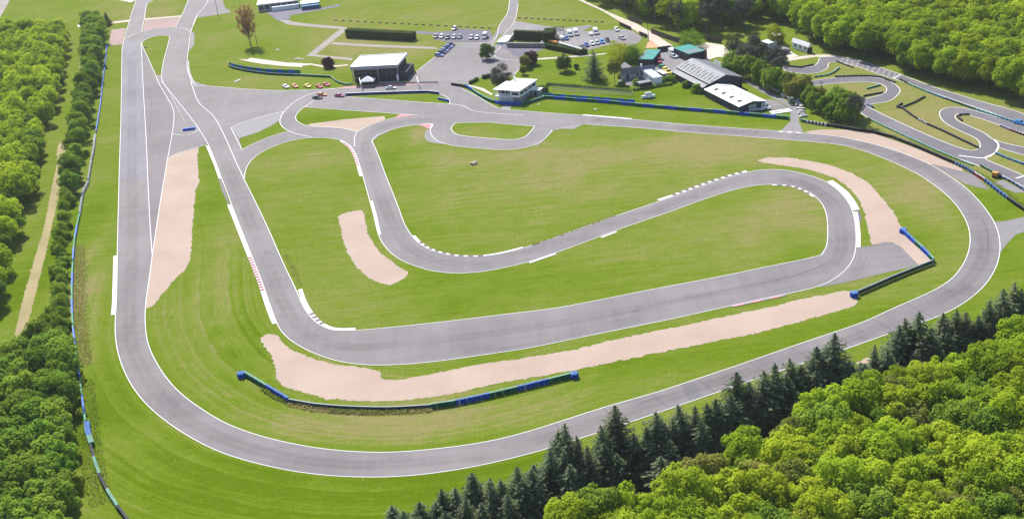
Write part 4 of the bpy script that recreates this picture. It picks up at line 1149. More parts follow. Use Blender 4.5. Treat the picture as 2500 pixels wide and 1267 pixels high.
# --- group of pines and broadleaf trees between the yards and the kart track
for px, py, h, kd in [(1790, 98, 11, 'p'), (1815, 108, 12, 'p'), (1842, 92, 12, 'p'), (1835, 118, 11, 'p'), (1862, 112, 11, 'p'), (1880, 128, 11, 'p'), (1900, 120, 12, 'p'), (1905, 140, 11, 'p'), (1782, 128, 8, 'm'), (1800, 140, 8, 'm'), (1830, 138, 9, 'm'), (1855, 150, 9, 'm'), (1778, 150, 6, 'h'), (1870, 160, 8, 'm'),
                          (1895, 165, 9, 'm'), (1880, 178, 7, 'h'), (1925, 178, 8, 'b'), (1950, 190, 8, 'b'), (1930, 200, 7, 'b'), (1965, 185, 7, 'b'), (1975, 215, 6, 'h'), (1990, 230, 6, 'h'), (2015, 240, 6, 'h'), (2050, 212, 9, 'm'), (2075, 222, 9, 'm'), (2040, 235, 7, 'h'), (2090, 235, 10, 'p'), (2060, 250, 7, 'h'),
                          (1910, 190, 6, 'h'), (2085, 255, 6, 'h'), (2000, 215, 6, 'b'), (1948, 205, 6, 'h'), (2030, 262, 5, 'h')]:
    x, y = topped(px, py, h)
    if kd == 'p': plant(0, 'pine_tree', P_PINE, P_TRUNK_P, x, y, h / 14.2, 'dusky grey-green pine in the clump between the yard and the kart track', 'pine', 'pines beside the kart track')
    elif kd == 'm': plant(0, 'broadleaf_tree', P_MID, P_TRUNK, x, y, h / 12.4, 'rounded green tree in the clump between the yard and the kart track', 'tree', 'green trees beside the kart track')
    elif kd == 'b': plant(0, 'broadleaf_tree', P_BRONZE, P_TRUNK, x, y, h / 11.2, 'bronze-leaved tree in the clump between the yard and the kart track', 'tree', 'bronze trees beside the kart track')
    else: plant(0, 'shrub', P_HEDGE, P_TRUNK_S, x, y, h / 5.4, 'green bush at the foot of the clump beside the kart track', 'shrub', 'bushes beside the kart track')

# bare dead trunks standing in it
for (ax, ay, bx, by) in [(86, 32, 117, 175), (2, 98, 20, 155), (108, 125, 118, 190), (28, 60, 40, 135)]:
    x, y = g(bx, by); s = scale_at(x, y); h = (by - ay) / s / .95
    t = MB().tube((0, 0, 0), (-.4, 0, h), .16, .05, 6)
    for q in range(5):
        a = random.uniform(0, 6.28); z = h * random.uniform(.35, .9)
        t.tube((-.4 * z / h, 0, z), (math.cos(a) * 1.1, math.sin(a) * 1.1, z + .9), .05, .02, 4)
    o = t.build('dead_tree', M['bark_grey']); o.location = (x, y, 0)
    tag(o, 'bare grey dead trunk standing in the left wood', 'dead tree', 'dead trunks in the left wood')
for px, py, h in [(180, 270, 9), (80, 855, 8), (50, 960, 8), (60, 1060, 7), (110, 1180, 7), (55, 395, 9)]:
    x, y = topped(px, py, h)
    plant(0, 'broadleaf_tree', P_MID, P_TRUNK, x, y, h / 12.6, 'rounded tree rising above the left hedge', 'tree', 'trees above the left hedge')
x, y = topped(256, 30, 7)
t = empty('spruce_tree', (x, y, 0), 0, 'small dark conifer at the top end of the left hedge', 'spruce')
link_mesh('crown', P_SPRUCE[1], t, (0, 0, 0), 0, (.62, .62, .5)); link_mesh('trunk', P_TRUNK_P[0], t, (0, 0, 0), 0, .5)

# --- garden trees of the paddock
def round_tree(px, py, d, h, label, m='leaf_round', seed=0, name='clipped_tree'):
    x, y = g(px, py)
    t = empty(name, (x, y, 0), 0, label, 'tree')
    me = lobes_crown('crown', 700 + seed, d / 2, d / 2, h - d / 2, M[m], 54, 7000, .32, .27, .2, 1.0)
    link_mesh('crown', me, t)
    link_mesh('trunk', MB().tube((0, 0, -.1), (0, 0, h - d / 2), .14, .1, 7).mesh('trunk', M['bark']), t)
round_tree(1189, 145.5, 6.6, 6.7, 'clipped round tree with a ball crown on the paddock tarmac', seed=1)
round_tree(1378.5, 175, 6.6, 6.9, 'clipped round tree with a ball crown on the garden lawn', seed=2)
round_tree(1408, 169, 1.9, 2.1, 'small clipped round bush on the garden lawn', seed=3)
round_tree(803, 166, 5.4, 4.5, 'dark purple round tree beside the grandstand', 'leaf_purple', 4, 'purple_tree')
round_tree(1297, 158, 5.7, 5.6, 'dark purple tree beside the garden lawn', 'leaf_purple', 5, 'purple_tree')
round_tree(1283, 166, 4.7, 5.4, 'thin bronze-leaved tree beside the purple tree', 'leaf_bronze', 6, 'garden_tree')
round_tree(1278, 183, 2.8, 3.5, 'small yellowish bush at the corner of the lawn', 'leaf_bronze', 7, 'garden_shrub')
round_tree(1222, 199, 8.7, 6.9, 'spreading dusky grey tree behind the control tower', 'leaf_dusky', 8, 'garden_tree')
round_tree(1512, 150, 10.6, 8.1, 'yellow-green weeping tree beside the car park', 'leaf_willow', 9, 'willow_tree')
round_tree(1545, 152, 8.3, 6.5, 'dense green tree behind the grey house', 'leaf_mid', 10, 'garden_tree')
round_tree(1501, 204, 5.4, 9.3, 'slim sparse brownish tree beside the garden conifer', 'leaf_bronze', 11, 'garden_tree')
round_tree(1893, 110, 7.7, 7.6, 'weeping brownish-green tree beside the kart pavilion', 'leaf_willow', 12, 'willow_tree')
round_tree(1690, 112, 11.8, 7.0, 'broad dome shaped tree behind the green roofed shed', 'leaf_mid', 13, 'garden_tree')
x, y = g(1452, 196)
t = empty('cedar_tree', (x, y, 0), 0, 'broad dark conifer with tiered branches on the garden lawn', 'conifer')
link_mesh('crown', spruce_mesh('crown', 777, 12.2, 5.0, M['needle'], 18, .75), t); link_mesh('trunk', P_TRUNK_P[0], t, (0, 0, 0), 0, .88)
# bushes round the houses
for px, py, sc, lb in [(1585, 207, .5, 'bush at the lower edge of the white annexe'), (1640, 200, .75, 'bush between the annexe and the warehouse'), (1622, 202, .6, 'low bush beside the annexe wall'), (1676, 213, .7, 'round bush against the lean-to warehouse wall'),
                       (1702, 225, .8, 'round bush at the corner of the white roofed warehouse'), (1552, 207, .55, 'slim bush on the terrace corner'), (1520, 212, .6, 'low bush below the terrace'), (1712, 228, .55, 'small bush at the foot of the white warehouse')]:
    x, y = g(px, py); plant(0, 'shrub', P_BUSH, P_TRUNK_S, x, y, sc * 1.1, 'green ' + lb, 'shrub', None, .9)
# leafless reddish tree at the top left
x, y = g(612, 112)
t = empty('bare_tree', (x, y, 0), 0, 'tall reddish-brown almost leafless tree on the upper left meadow', 'tree')
r = np.random.default_rng(5)
mb = MB(); mb.tube((0, 0, 0), (0, 0, 6), .3, .2, 7); mb.tube((0, 0, 6), (0, 0, 17), .2, .03, 5)
tips = []
for i in range(90):
    z0 = r.uniform(2.5, 14.5); a = r.uniform(0, 6.28); L = (5.2 - 1.6 * abs(z0 - 8) / 8) * r.uniform(.7, 1.1)
    e = Vector((math.cos(a) * L, math.sin(a) * L, z0 + L * 1.35)); mb.tube((0, 0, z0), e, .06, .015, 4)
    for q in range(7):
        b_ = Vector((0, 0, z0)).lerp(e, r.uniform(.25, 1)); e2 = b_ + Vector(r.normal(0, .65, 3)) + Vector((0, 0, .7)); mb.tube(b_, e2, .03, .008, 3, cap=False); tips += [b_.lerp(e2, k) for k in r.uniform(0, 1, 5)]
mb.build('trunk', M['bark'], t)
link_mesh('crown', quads_mesh('crown', np.array([tuple(p) for p in tips]) + r.normal(0, .18, (len(tips), 3)), r.normal(size=(len(tips), 3)), .52, r.uniform(0, 1, len(tips)), M['leaf_brown'], seed=9), t)

# --- clipped hedges
def box_hedge(px0, px1, w, h, label, m='leaf_box', n=None):
    """clipped hedge along a ground line; leaf faces over a box, on a dense core"""
    a, b_ = np.array(g(*px0)), np.array(g(*px1))
    L = np.linalg.norm(b_ - a); d = (b_ - a) / L
    t = empty('clipped_hedge', (*((a + b_) / 2), 0), math.atan2(d[1], d[0]), label, 'hedge')
    MB().box(-L / 2 + .15, L / 2 - .15, -w / 2 + .15, w / 2 - .15, 0, h - .15).build('core', M['leaf_core'], t)
    r = np.random.default_rng(int(px0[0]))
    area = 2 * L * h + 2 * w * h + L * w
    n = n or int(area * 16)
    f = r.choice(5, n, p=np.array([L * h, L * h, w * h, w * h, L * w]) / area)
    u, v = r.uniform(-.5, .5, n), r.uniform(0, 1, n)
    C = np.zeros((n, 3)); Nn = np.zeros((n, 3))
    for k in range(5):
        q = f == k
        if k < 2: s_ = (-1, 1)[k]; C[q] = np.stack([u[q] * L, np.full(q.sum(), s_ * w / 2), v[q] * h], 1); Nn[q] = (0, s_, .25)
        elif k < 4: s_ = (-1, 1)[k - 2]; C[q] = np.stack([np.full(q.sum(), s_ * L / 2), u[q] * w, v[q] * h], 1); Nn[q] = (s_, 0, .25)
        else: C[q] = np.stack([u[q] * L, (v[q] - .5) * w, np.full(q.sum(), h)], 1); Nn[q] = (0, 0, 1)
    C += r.normal(0, .09, C.shape); Nn = Nn + r.normal(0, .5, Nn.shape)
    C[:, 2] = np.maximum(C[:, 2], .05)
    link_mesh('foliage', quads_mesh('foliage', C, Nn, .3 * r.uniform(.6, 1.3, n), r.uniform(0, 1, n), M[m], seed=3), t)
    return t
M['leaf_core'] = mat('hedge_core', (.030, .045, .016), .95, scale=2)
box_hedge((850, 90), (1012, 99), 4.0, 3.8, 'long clipped dark hedge on the upper meadow')
box_hedge((1258, 97), (1328, 100), 2.2, 4.2, 'tall clipped hedge at the back of the walled garden')
box_hedge((1338, 104), (1346, 92), 5.0, 4.4, 'square clipped block of hedge beside the parked trailers')
box_hedge((1332, 118), (1408, 134), 1.6, 2.2, 'clipped hedge along the lower side of the car park')
box_hedge((1409, 135), (1434, 132), 1.6, 2.2, 'short clipped hedge at the corner of the car park')
box_hedge((1508, 192), (1536, 188), 2.0, 1.6, 'yellowish clipped hedge beside the house terrace', 'leaf_willow')
box_hedge((1313, 226), (1335, 227), 3.5, 2.4, 'square clipped hedge right of the control tower', 'leaf_round')
box_hedge((1147, 206), (1167, 196), 1.2, 1.2, 'low dark clipped hedge at the paddock corner')
box_hedge((1178, 193), (1198, 189), 1.6, 1.5, 'low clipped hedge left of the dusky tree')
# hedge strip along the foot of the bank
for a_, b_, lb in [((1335, 208), (1420, 214), 'left stretch of the low rough hedge on the bank'), ((1424, 214.5), (1540, 224), 'right stretch of the low rough hedge on the bank'), ((1545, 222), (1640, 207), 'rough hedge running up towards the warehouses')]:
    box_hedge(a_, b_, 1.8, .9, lb, 'leaf_hedge')

# --- rough grass and weeds along barriers (uncountable)
def weeds(name, px, n, w, h, mats, label, seed):
    r = np.random.default_rng(seed)
    P = resample(np.array(G(px)), .3)
    i = r.integers(0, len(P), n)
    C = np.zeros((n, 3)); C[:, :2] = P[i] + normals(P)[i] * r.uniform(-w / 2, w / 2, n)[:, None] + r.normal(0, .15, (n, 2))
    C[:, 2] = np.abs(r.normal(0, h, n)) + .05
    me = quads_mesh(name, C, r.normal(size=(n, 3)) + np.array([0, 0, .5]), r.uniform(.15, .45, n), r.uniform(0, 1, n), M[mats], seed=seed)
    o = link_mesh(name, me); tag(o, label, None, None, 'stuff')
M['weed_dry'] = leaf_material('weed_dry', (.26, .22, .11), (.46, .39, .21), .3, 0)
M['weed_green'] = leaf_material('weed_green', (.13, .18, .03), (.26, .31, .08), .4, 0)
weeds('rough_grass', [(704, 986), (760, 999), (820, 1005), (900, 1009), (1000, 1006), (1054, 1001)], 2600, 1.6, .22, 'weed_dry', 'brown rough grass behind the lower crash barrier', 1)
weeds('rough_grass', [(800, 1003), (900, 1009), (1000, 1005)], 900, 1.2, .3, 'weed_green', 'green weeds behind the lower crash barrier', 2)
weeds('rough_grass', [(196, 600), (194, 660), (193, 720), (195, 790), (203, 850), (210, 890)], 4200, 3.2, .14, 'weed_dry', 'dry strip of cut reed along the left rail', 3)
weeds('rough_grass', [(195, 640), (194, 720), (196, 800), (206, 880)], 1500, 5.0, .12, 'weed_green', 'green weeds in the dry strip along the left rail', 4)
weeds('rough_grass', [(640, 952), (670, 970), (700, 984)], 700, .8, .3, 'weed_green', 'tall weeds at the foot of the lower left tyre wall', 5)
weeds('rough_grass', [(1330, 590), (1300, 599), (1360, 578), (1420, 556), (1500, 528)], 420, .8, .06, 'weed_dry', 'dry tufts along the diagonal straight', 6)
weeds('rough_grass', [(700, 622), (732, 694)], 220, 1.6, .1, 'weed_dry', 'dry tufts beside the second straight', 7)
weeds('rough_grass', [(205, 930), (212, 990), (218, 1060), (222, 1110), (235, 1180), (250, 1230)], 2600, 5.0, .16, 'weed_green', 'rough grass strip beside the lower left hedge', 8)
weeds('rough_grass', [(2140, 322), (2240, 358), (2330, 397), (2400, 432), (2500, 505)], 2600, 2.5, .2, 'weed_green', 'rough grass behind the tyre wall of the top bend', 9)
# ================================================================== buildings
M['white_roof'] = mat('white_roof', (.80, .80, .80), .6, var=.04, scale=.15)
M['grey_roof'] = mat('grey_roof', (.185, .19, .215), .55, .0, var=.10, scale=.3)
M['slate'] = mat('slate_roof', (.20, .20, .22), .8, var=.15, scale=1.0)
M['green_roof'] = mat('green_roof', (.035, .24, .22), .5, var=.12, scale=.3)
M['dark_wall'] = mat('dark_wall', (.050, .052, .070), .7, var=.15)
M['dark_glass'] = mat('dark_glass', (.018, .024, .040), .12, var=.2, spec=.6)
M['white_wall'] = mat('white_wall', (.76, .77, .80), .8, var=.05)
M['grey_wall'] = mat('grey_wall', (.34, .34, .37), .85, var=.1)
M['wood_dark'] = mat('dark_wood', (.105, .085, .080), .85, var=.2, scale=1.5)
M['steel'] = mat('steel', (.35, .36, .38), .4, .7, var=.15)
M['concrete'] = mat('concrete', (.40, .38, .37), .9, var=.12)
M['stone'] = mat('stone', (.30, .28, .27), .9, var=.2, scale=1.2)
M['boulder'] = mat('boulder', (.58, .56, .55), .9, var=.15, scale=1.2)
M['blue'] = mat('blue_paint', (.012, .120, .62), .5, var=.14, scale=.5)
M['green'] = mat('green_paint', (.006, .210, .100), .5, var=.14, scale=.5)
M['black'] = mat('black_rubber', (.028, .028, .032), .8, var=.2)
M['red'] = mat('red_paint', (.50, .03, .03), .45, var=.12)
M['belt'] = mat('dark_belt', (.045, .075, .085), .55, var=.15)
M['belt_top'] = mat('grey_belt', (.26, .31, .35), .5, var=.12)
M['pale_blue'] = mat('pale_blue_roof', (.55, .60, .72), .5, var=.06)
M['marquee_blue'] = mat('marquee_blue', (.02, .16, .34), .6)
M['awning'] = mat('awning_blue', (.18, .40, .58), .6)
M['pit_blue'] = mat('pit_wall_blue', (.015, .035, .20), .6, var=.15)
M['rail_top'] = mat('rail_top', (.22, .45, .55), .5, var=.12)
M['pale_timber'] = mat('pale_timber', (.36, .36, .15), .9, var=.2)
M['sky_panel'] = mat('skylight_panel', (.085, .09, .095), .85, var=.12, spec=.05)

def frame(a_px, b_px, z):
    a, b_ = np.array(g(*a_px, z)), np.array(g(*b_px, z))
    d = b_ - a
    return a, b_, np.linalg.norm(d), math.atan2(d[1], d[0])

def local(o, p):
    """site point -> local x, y of a placed empty"""
    dx, dy = p[0] - o.location.x, p[1] - o.location.y
    c, s = math.cos(-o.rotation_euler.z), math.sin(-o.rotation_euler.z)
    return dx * c - dy * s, dx * s + dy * c

def window(parent, x0, x1, y, z0, z1, face=-1, glass='dark_glass', fr='white_wall', t=.06, axis='x'):
    """framed window on a wall plane (axis x: plane y=const; axis y: plane x=const)"""
    def bx(a0, a1, d0, d1, c0, c1):
        d0, d1 = sorted((y + face * d0, y + face * d1))
        return (a0, a1, d0, d1, c0, c1) if axis == 'x' else (d0, d1, a0, a1, c0, c1)
    w = MB().box(*bx(x0, x1, .0, t, z0, z1)).build('window', M[fr], parent)
    MB().box(*bx(x0 + .09, x1 - .09, t, t + .03, z0 + .09, z1 - .09)).build('pane', M[glass], w)
    return w

# --- grandstand / club house
a, b_, L, rz = frame((854.2, 163.8), (971.4, 157.9), 7.4)
bl = np.array(g(866.4, 137, 7.4))
W = abs((bl - a)[0] * -math.sin(rz) + (bl - a)[1] * math.cos(rz))
t = empty('grandstand', (*((a + b_) / 2), 0), rz, 'two storey club house with white flat roof and dark glazed front', 'building')
h = L / 2
MB().box(-h + .8, h - .8, 1.6, W - .3, 0, 6.6).build('wall', M['dark_wall'], t)
MB().box(-h, h, .0, W, 6.6, 7.2).build('roof', M['white_roof'], t)
rf = [o for o in t.children if o.name.startswith('roof')][0]
for q in ((-h, h, W - .35, W, 7.2, 7.55), (-h, -h + .35, .0, W - .35, 7.2, 7.55), (h - .35, h, .0, W - .35, 7.2, 7.55), (-h + .35, h - .35, .0, .3, 7.2, 7.36)):
    MB().box(*q).build('parapet', M['white_wall'], rf)
MB().box(h * .55, h * .66, W * .8, W * .86, 7.2, 7.5).build('roof_vent', M['white_roof'], rf)
MB().box(-h + .1, h - .1, -.06, .0, 5.9, 7.16).build('fascia', M['grey_wall'], t)
MB().box(-h + .8, h * .1, .3, 1.6, 3.1, 3.35).build('balcony', M['wood_dark'], t)
for i in range(6):
    MB().tube((-h + 1 + i * 1.9, .35, 3.35), (-h + 1 + i * 1.9, .35, 4.35), .04).build('rail_post', M['steel'], t)
MB().box(-h + .8, h * .1, .32, .38, 4.3, 4.38).build('handrail', M['steel'], t)
for i in range(8):
    x0 = -h + 1.1 + i * (L - 2.4) / 8
    window(t, x0, x0 + (L - 2.4) / 8 - .25, 1.6, 3.6, 6.0, fr='dark_wall')
    window(t, x0, x0 + (L - 2.4) / 8 - .25, 1.6, .3, 2.8, fr='dark_wall')
for x in (-h + .6, h * .12, h - .6):
    MB().box(x - .15, x + .15, .1, .4, 0, 6.6).build('column', M['grey_wall'], t)
MB().box(h * .12, h - .4, -.9, .1, 0, .35).build('plinth', M['concrete'], t)
MB().box(h - .75, h + 2.6, 2.0, W - 1.5, 0, 3.4).build('side_wing', M['dark_wall'], t)

def gazebo(px, py, w, d, he, hr, label, rz=0.0, wall=None):
    x, y = g(px, py)
    t = empty('gazebo', (x, y, 0), rz, label, 'gazebo')
    V = [(-w / 2, -d / 2, he), (w / 2, -d / 2, he), (w / 2, d / 2, he), (-w / 2, d / 2, he), (0, 0, hr)]
    V += [(x_ * 1, y_ * 1, he - .28) for x_, y_, z_ in V[:4]]
    mesh_obj('canopy', V, [(0, 1, 4), (1, 2, 4), (2, 3, 4), (3, 0, 4), (0, 5, 6, 1), (1, 6, 7, 2), (2, 7, 8, 3), (3, 8, 5, 0)], M['white_roof'], t)
    for sx in (-1, 1):
        for sy in (-1, 1):
            MB().tube((sx * (w / 2 - .1), sy * (d / 2 - .1), 0), (sx * (w / 2 - .1), sy * (d / 2 - .1), he - .02), .05).build('leg', M['steel'], t)
    if wall: MB().box(-w / 2 + .15, w / 2 - .15, d / 2 - .2, d / 2 - .15, 0, he - .4).build('side_wall', M[wall], t)
    return t
gazebo(900, 210, 5.6, 4.4, 2.5, 4.2, 'white pointed gazebo in front of the grandstand', rz, 'dark_wall')
# feather flag and lamp
x, y = g(970, 202)
t = empty('feather_flag', (x, y, 0), rz, 'white feather flag at the right end of the grandstand', 'flag')
MB().tube((0, 0, 0), (0, 0, 3.2), .04).build('pole', M['steel'], t)
mesh_obj('banner', [(0, 0, .4), (.55, .03, .7), (.95, .05, 2.2), (.8, .04, 3.1), (.35, .02, 3.5), (0, 0, 3.2), (0, .03, .4), (.55, .06, .7), (.95, .08, 2.2), (.8, .07, 3.1), (.35, .05, 3.5), (0, .03, 3.2)],
         [(0, 1, 2, 3, 4, 5), (11, 10, 9, 8, 7, 6)] + [(i, 6 + i, 6 + (i + 1) % 6, (i + 1) % 6) for i in range(6)], M['white_wall'], t)
for (px, py, lb) in ((882, 219, 'white overhead light gantry across the left of the pit lane'), (1022, 217, 'white overhead light gantry across the right of the pit lane')):
    a = g(px - 2, py - 9); c_ = g(px + 2, py + 6)
    t = empty('gantry', (*a, 0), 0, lb, 'gantry')
    e = (c_[0] - a[0], c_[1] - a[1])
    MB().tube((0, 0, 0), (0, 0, 3.4), .12).build('post', M['white_wall'], t)
    MB().tube((*e, 0), (*e, 3.4), .12).build('post', M['white_wall'], t)
    MB().tube((0, 0, 3.4), (*e, 3.4), .16).build('beam', M['white_wall'], t)

# --- control tower
a, b_, L, rz = frame((1203.5, 219), (1268, 223), 5.3)
br = np.array(g(1290.5, 193.4, 5.3))
W = abs((br - b_)[0] * -math.sin(rz) + (br - b_)[1] * math.cos(rz))
t = empty('control_tower', (*((a + b_) / 2), 0), rz, 'white two storey control tower with flat roof and arched ground floor', 'building')
h = L / 2
rf = MB().prism([(-h, 0), (h, 0), (h, W), (-h + 2.0, W), (-h + 2.0, W * .72), (-h, W * .72)], 5.1, 5.35).build('roof', M['white_roof'], t)
MB().box(-h + 2.6, -h + 3.1, W * .8, W * .86, 5.35, 6.6).build('antenna', M['white_wall'], rf)
MB().box(h * .28, h - .35, .35, W - .35, 2.55, 5.1).build('wall', M['white_wall'], t)
MB().box(-h + .5, h * .28, 2.2, W * .7, 0, 5.1).build('wall', M['white_wall'], t)
MB().box(h * .28, h - 1.3, 2.4, W - .5, 0, 2.55).build('wall', M['grey_wall'], t)
MB().box(-h + .4, h * .28, .3, 2.2, 2.45, 2.65).build('balcony', M['white_wall'], t)
for i in range(4):
    x = -h + .45 + i * (h * 1.28 - .5) / 3
    MB().box(x - .09, x + .09, .32, .5, 0, 5.1).build('column', M['white_wall'], t)
for i in range(3):
    x0 = -h + .45 + i * (h * 1.28 - .5) / 3; x1 = x0 + (h * 1.28 - .5) / 3
    n = 8; pts = [(x0 + (x1 - x0) * k / n, 2.45 - .75 * (abs(2 * k / n - 1)) ** 2.5) for k in range(n + 1)]
    V = [(x, .36, z) for x, z in pts] + [(x, .36, 2.45) for x, z in pts] + [(x, .46, z) for x, z in pts] + [(x, .46, 2.45) for x, z in pts]
    m_ = n + 1
    F = [(k, k + 1, m_ + k + 1, m_ + k) for k in range(n)] + [(2 * m_ + k + 1, 2 * m_ + k, 3 * m_ + k, 3 * m_ + k + 1) for k in range(n)] + [(k + 1, k, 2 * m_ + k, 2 * m_ + k + 1) for k in range(n)]
    mesh_obj('arch', V, F, M['white_wall'], t)
for z in (2.95, 3.3): MB().box(-h + .45, h * .28, .36, .42, z, z + .07).build('handrail', M['white_wall'], t)
window(t, h * .36, h - .6, .35, 3.3, 4.6, glass='dark_glass')
window(t, -h + .9, -.3, 2.2, 3.0, 4.7)
window(t, -.1, h * .25, 2.2, 3.0, 4.7)
for i in range(4):
    y0 = .8 + i * (W - 1.6) / 4
    window(t, y0, y0 + (W - 1.6) / 4 - .35, h - .35, 3.3, 4.6, face=1, axis='y')

# --- simple box shed helper
def shed(name, roof_px, z, label, wall='grey_wall', roof='white_roof', over=.2, doors=True):
    """flat roofed shed from roof corner points: front left, front right, back right"""
    a, b_, L, rz = frame(roof_px[0], roof_px[1], z)
    c_ = np.array(g(*roof_px[2], z))
    W = abs((c_ - b_)[0] * -math.sin(rz) + (c_ - b_)[1] * math.cos(rz))
    t = empty(name, (*((a + b_) / 2), 0), rz, label, 'shed')
    MB().box(-L / 2 + over, L / 2 - over, over, W - over, 0, z - .12).build('wall', M[wall], t)
    MB().box(-L / 2, L / 2, 0, W, z - .12, z).build('roof', M[roof], t)
    if doors: MB().box(-.5, .5, over - .06, over, .05, min(2.0, z - .3)).build('door', M['dark_wall'], t)
    return t, L, W
s_, L_, W_ = shed('shed', ((1294, 220), (1317, 221), (1317, 214)), 2.5, 'small white roofed cabin right of the control tower')
for i in range(3): window(s_, -L_ / 2 + .4 + i * 1.2, -L_ / 2 + 1.2 + i * 1.2, .2, 1.2, 1.9)

# --- gabled halls
def hall(name, r0, r1, hr, e0, e1, he, label, roof='grey_roof', wall='dark_wall', over=.25):
    A, B, L, rz = frame(r0, r1, hr)
    E0 = np.array(g(*e0, he)); E1 = np.array(g(*e1, he))
    t = empty(name, (*((A + B) / 2), 0), rz, label, 'building')
    y0 = local(t, E0)[1]; y1 = local(t, E1)[1]
    w = abs((y0 + y1) / 2); h = L / 2
    V = [(-h, -w, 0), (-h, w, 0), (-h, w, he), (-h, 0, hr), (-h, -w, he), (h, -w, 0), (h, w, 0), (h, w, he), (h, 0, hr), (h, -w, he)]
    V = [(x, y * .985, z - (.14 if z > 0 else 0)) for x, y, z in V]
    mesh_obj('wall', V, [(4, 3, 2, 1, 0), (5, 6, 7, 8, 9), (0, 5, 9, 4), (6, 1, 2, 7), (4, 9, 8, 3), (3, 8, 7, 2), (0, 1, 6, 5)], M[wall], t)
    rs = []
    for s in (-1, 1):
        ex = (he - hr) / w * over
        V = [(-h - over, 0, hr), (h + over, 0, hr), (h + over, s * (w + over), he + ex), (-h - over, s * (w + over), he + ex)]
        V += [(x, y, z - .12) for x, y, z in V]
        F = [(0, 1, 2, 3), (7, 6, 5, 4), (0, 4, 5, 1), (1, 5, 6, 2), (2, 6, 7, 3), (3, 7, 4, 0)]
        rs.append(mesh_obj('roof', V, F if s < 0 else [f[::-1] for f in F], M[roof], t))
    return t, h, w, rs
def on_slope(parent, h, w, he, hr, s, x0, x1, f0, f1, m, name, up=.05):
    """flat panel lying on a roof slope; f = fraction from ridge to eave"""
    V = []
    for dz in (up, .0):
        for x, f in ((x0, f0), (x1, f0), (x1, f1), (x0, f1)):
            V.append((x, s * w * f, hr + (he - hr) * f + dz))
    F = [(0, 1, 2, 3), (0, 4, 5, 1), (1, 5, 6, 2), (2, 6, 7, 3), (3, 7, 4, 0)]
    return mesh_obj(name, V, F if s < 0 else [f[::-1] for f in F], M[m], parent)

t, h, w, rs = hall('warehouse', (1688.8, 142.6), (1771.6, 182.3), 6.4, (1658, 165.8), (1731.9, 206.5), 4.2, 'long grey gabled warehouse with rows of roof slits', wall='dark_wall')
for i in range(11):
    x = -h + 1.5 + i * (2 * h - 3) / 10
    on_slope(rs[0], h, w, 4.2, 6.4, -1, x - .28, x + .28, .30 + .1 * (i % 2), .60 + .1 * (i % 2), 'sky_panel', 'skylight')
    on_slope(rs[0], h, w, 4.2, 6.4, -1, x + .5, x + .95, .68, .92, 'sky_panel', 'skylight')
for i in range(9):
    x = -h + 2 + i * (2 * h - 4) / 8
    on_slope(rs[1], h, w, 4.2, 6.4, 1, x - .12, x + .12, .3, .9, 'sky_panel', 'skylight')
# lean-to along its lower side
le = abs(local(t, np.array(g(1643.8, 178, 2.7)))[1]); print('lean', w, le)
V = [(-h + .5, -w - .05, 3.6), (h - 1, -w - .05, 3.6), (h - 1, -le, 2.7), (-h + .5, -le, 2.7)]; V += [(x, y, z - .12) for x, y, z in V]
mesh_obj('lean_to_roof', V, [(0, 3, 2, 1)[::-1], (4, 5, 6, 7)[::-1], (0, 4, 5, 1)[::-1], (1, 5, 6, 2)[::-1], (2, 6, 7, 3)[::-1], (3, 7, 4, 0)[::-1]], M['grey_roof'], t)
MB().box(-h + .6, h - 1.1, -le + .1, -w + .3, 0, 2.55).build('lean_to_wall', M['dark_wall'], t)
MB().box(-h - .03, -h, -1.8, 1.8, 0, 3.2).build('door', M['grey_wall'], t)
t, h, w, rs = hall('warehouse', (1751, 205.5), (1836.5, 247), 3.9, (1716.8, 214.9), (1803.6, 261.8), 2.9, 'white roofed warehouse with four skylights beside the access road', roof='white_roof')
for i in range(4):
    x = -h + 3.2 + i * (2 * h - 6) / 3.4
    on_slope(rs[0], h, w, 2.9, 3.9, -1, x, x + 2.0, .36, .68, 'sky_panel', 'skylight')
    v_ = MB().box(x + .3, x + .8, w * .2, w * .2 + .5, 3.55, 4.0).build('roof_vent', M['grey_wall'], rs[1])
MB().box(h - .02, h + .04, -1.5, 1.6, 0, 2.6).build('door', M['grey_wall'], t)
for x in (-h + .2, -h * .1, h - .2): MB().box(x - .05, x + .05, -w - .1, -w, 0, 2.8).build('downpipe', M['grey_roof'], t)

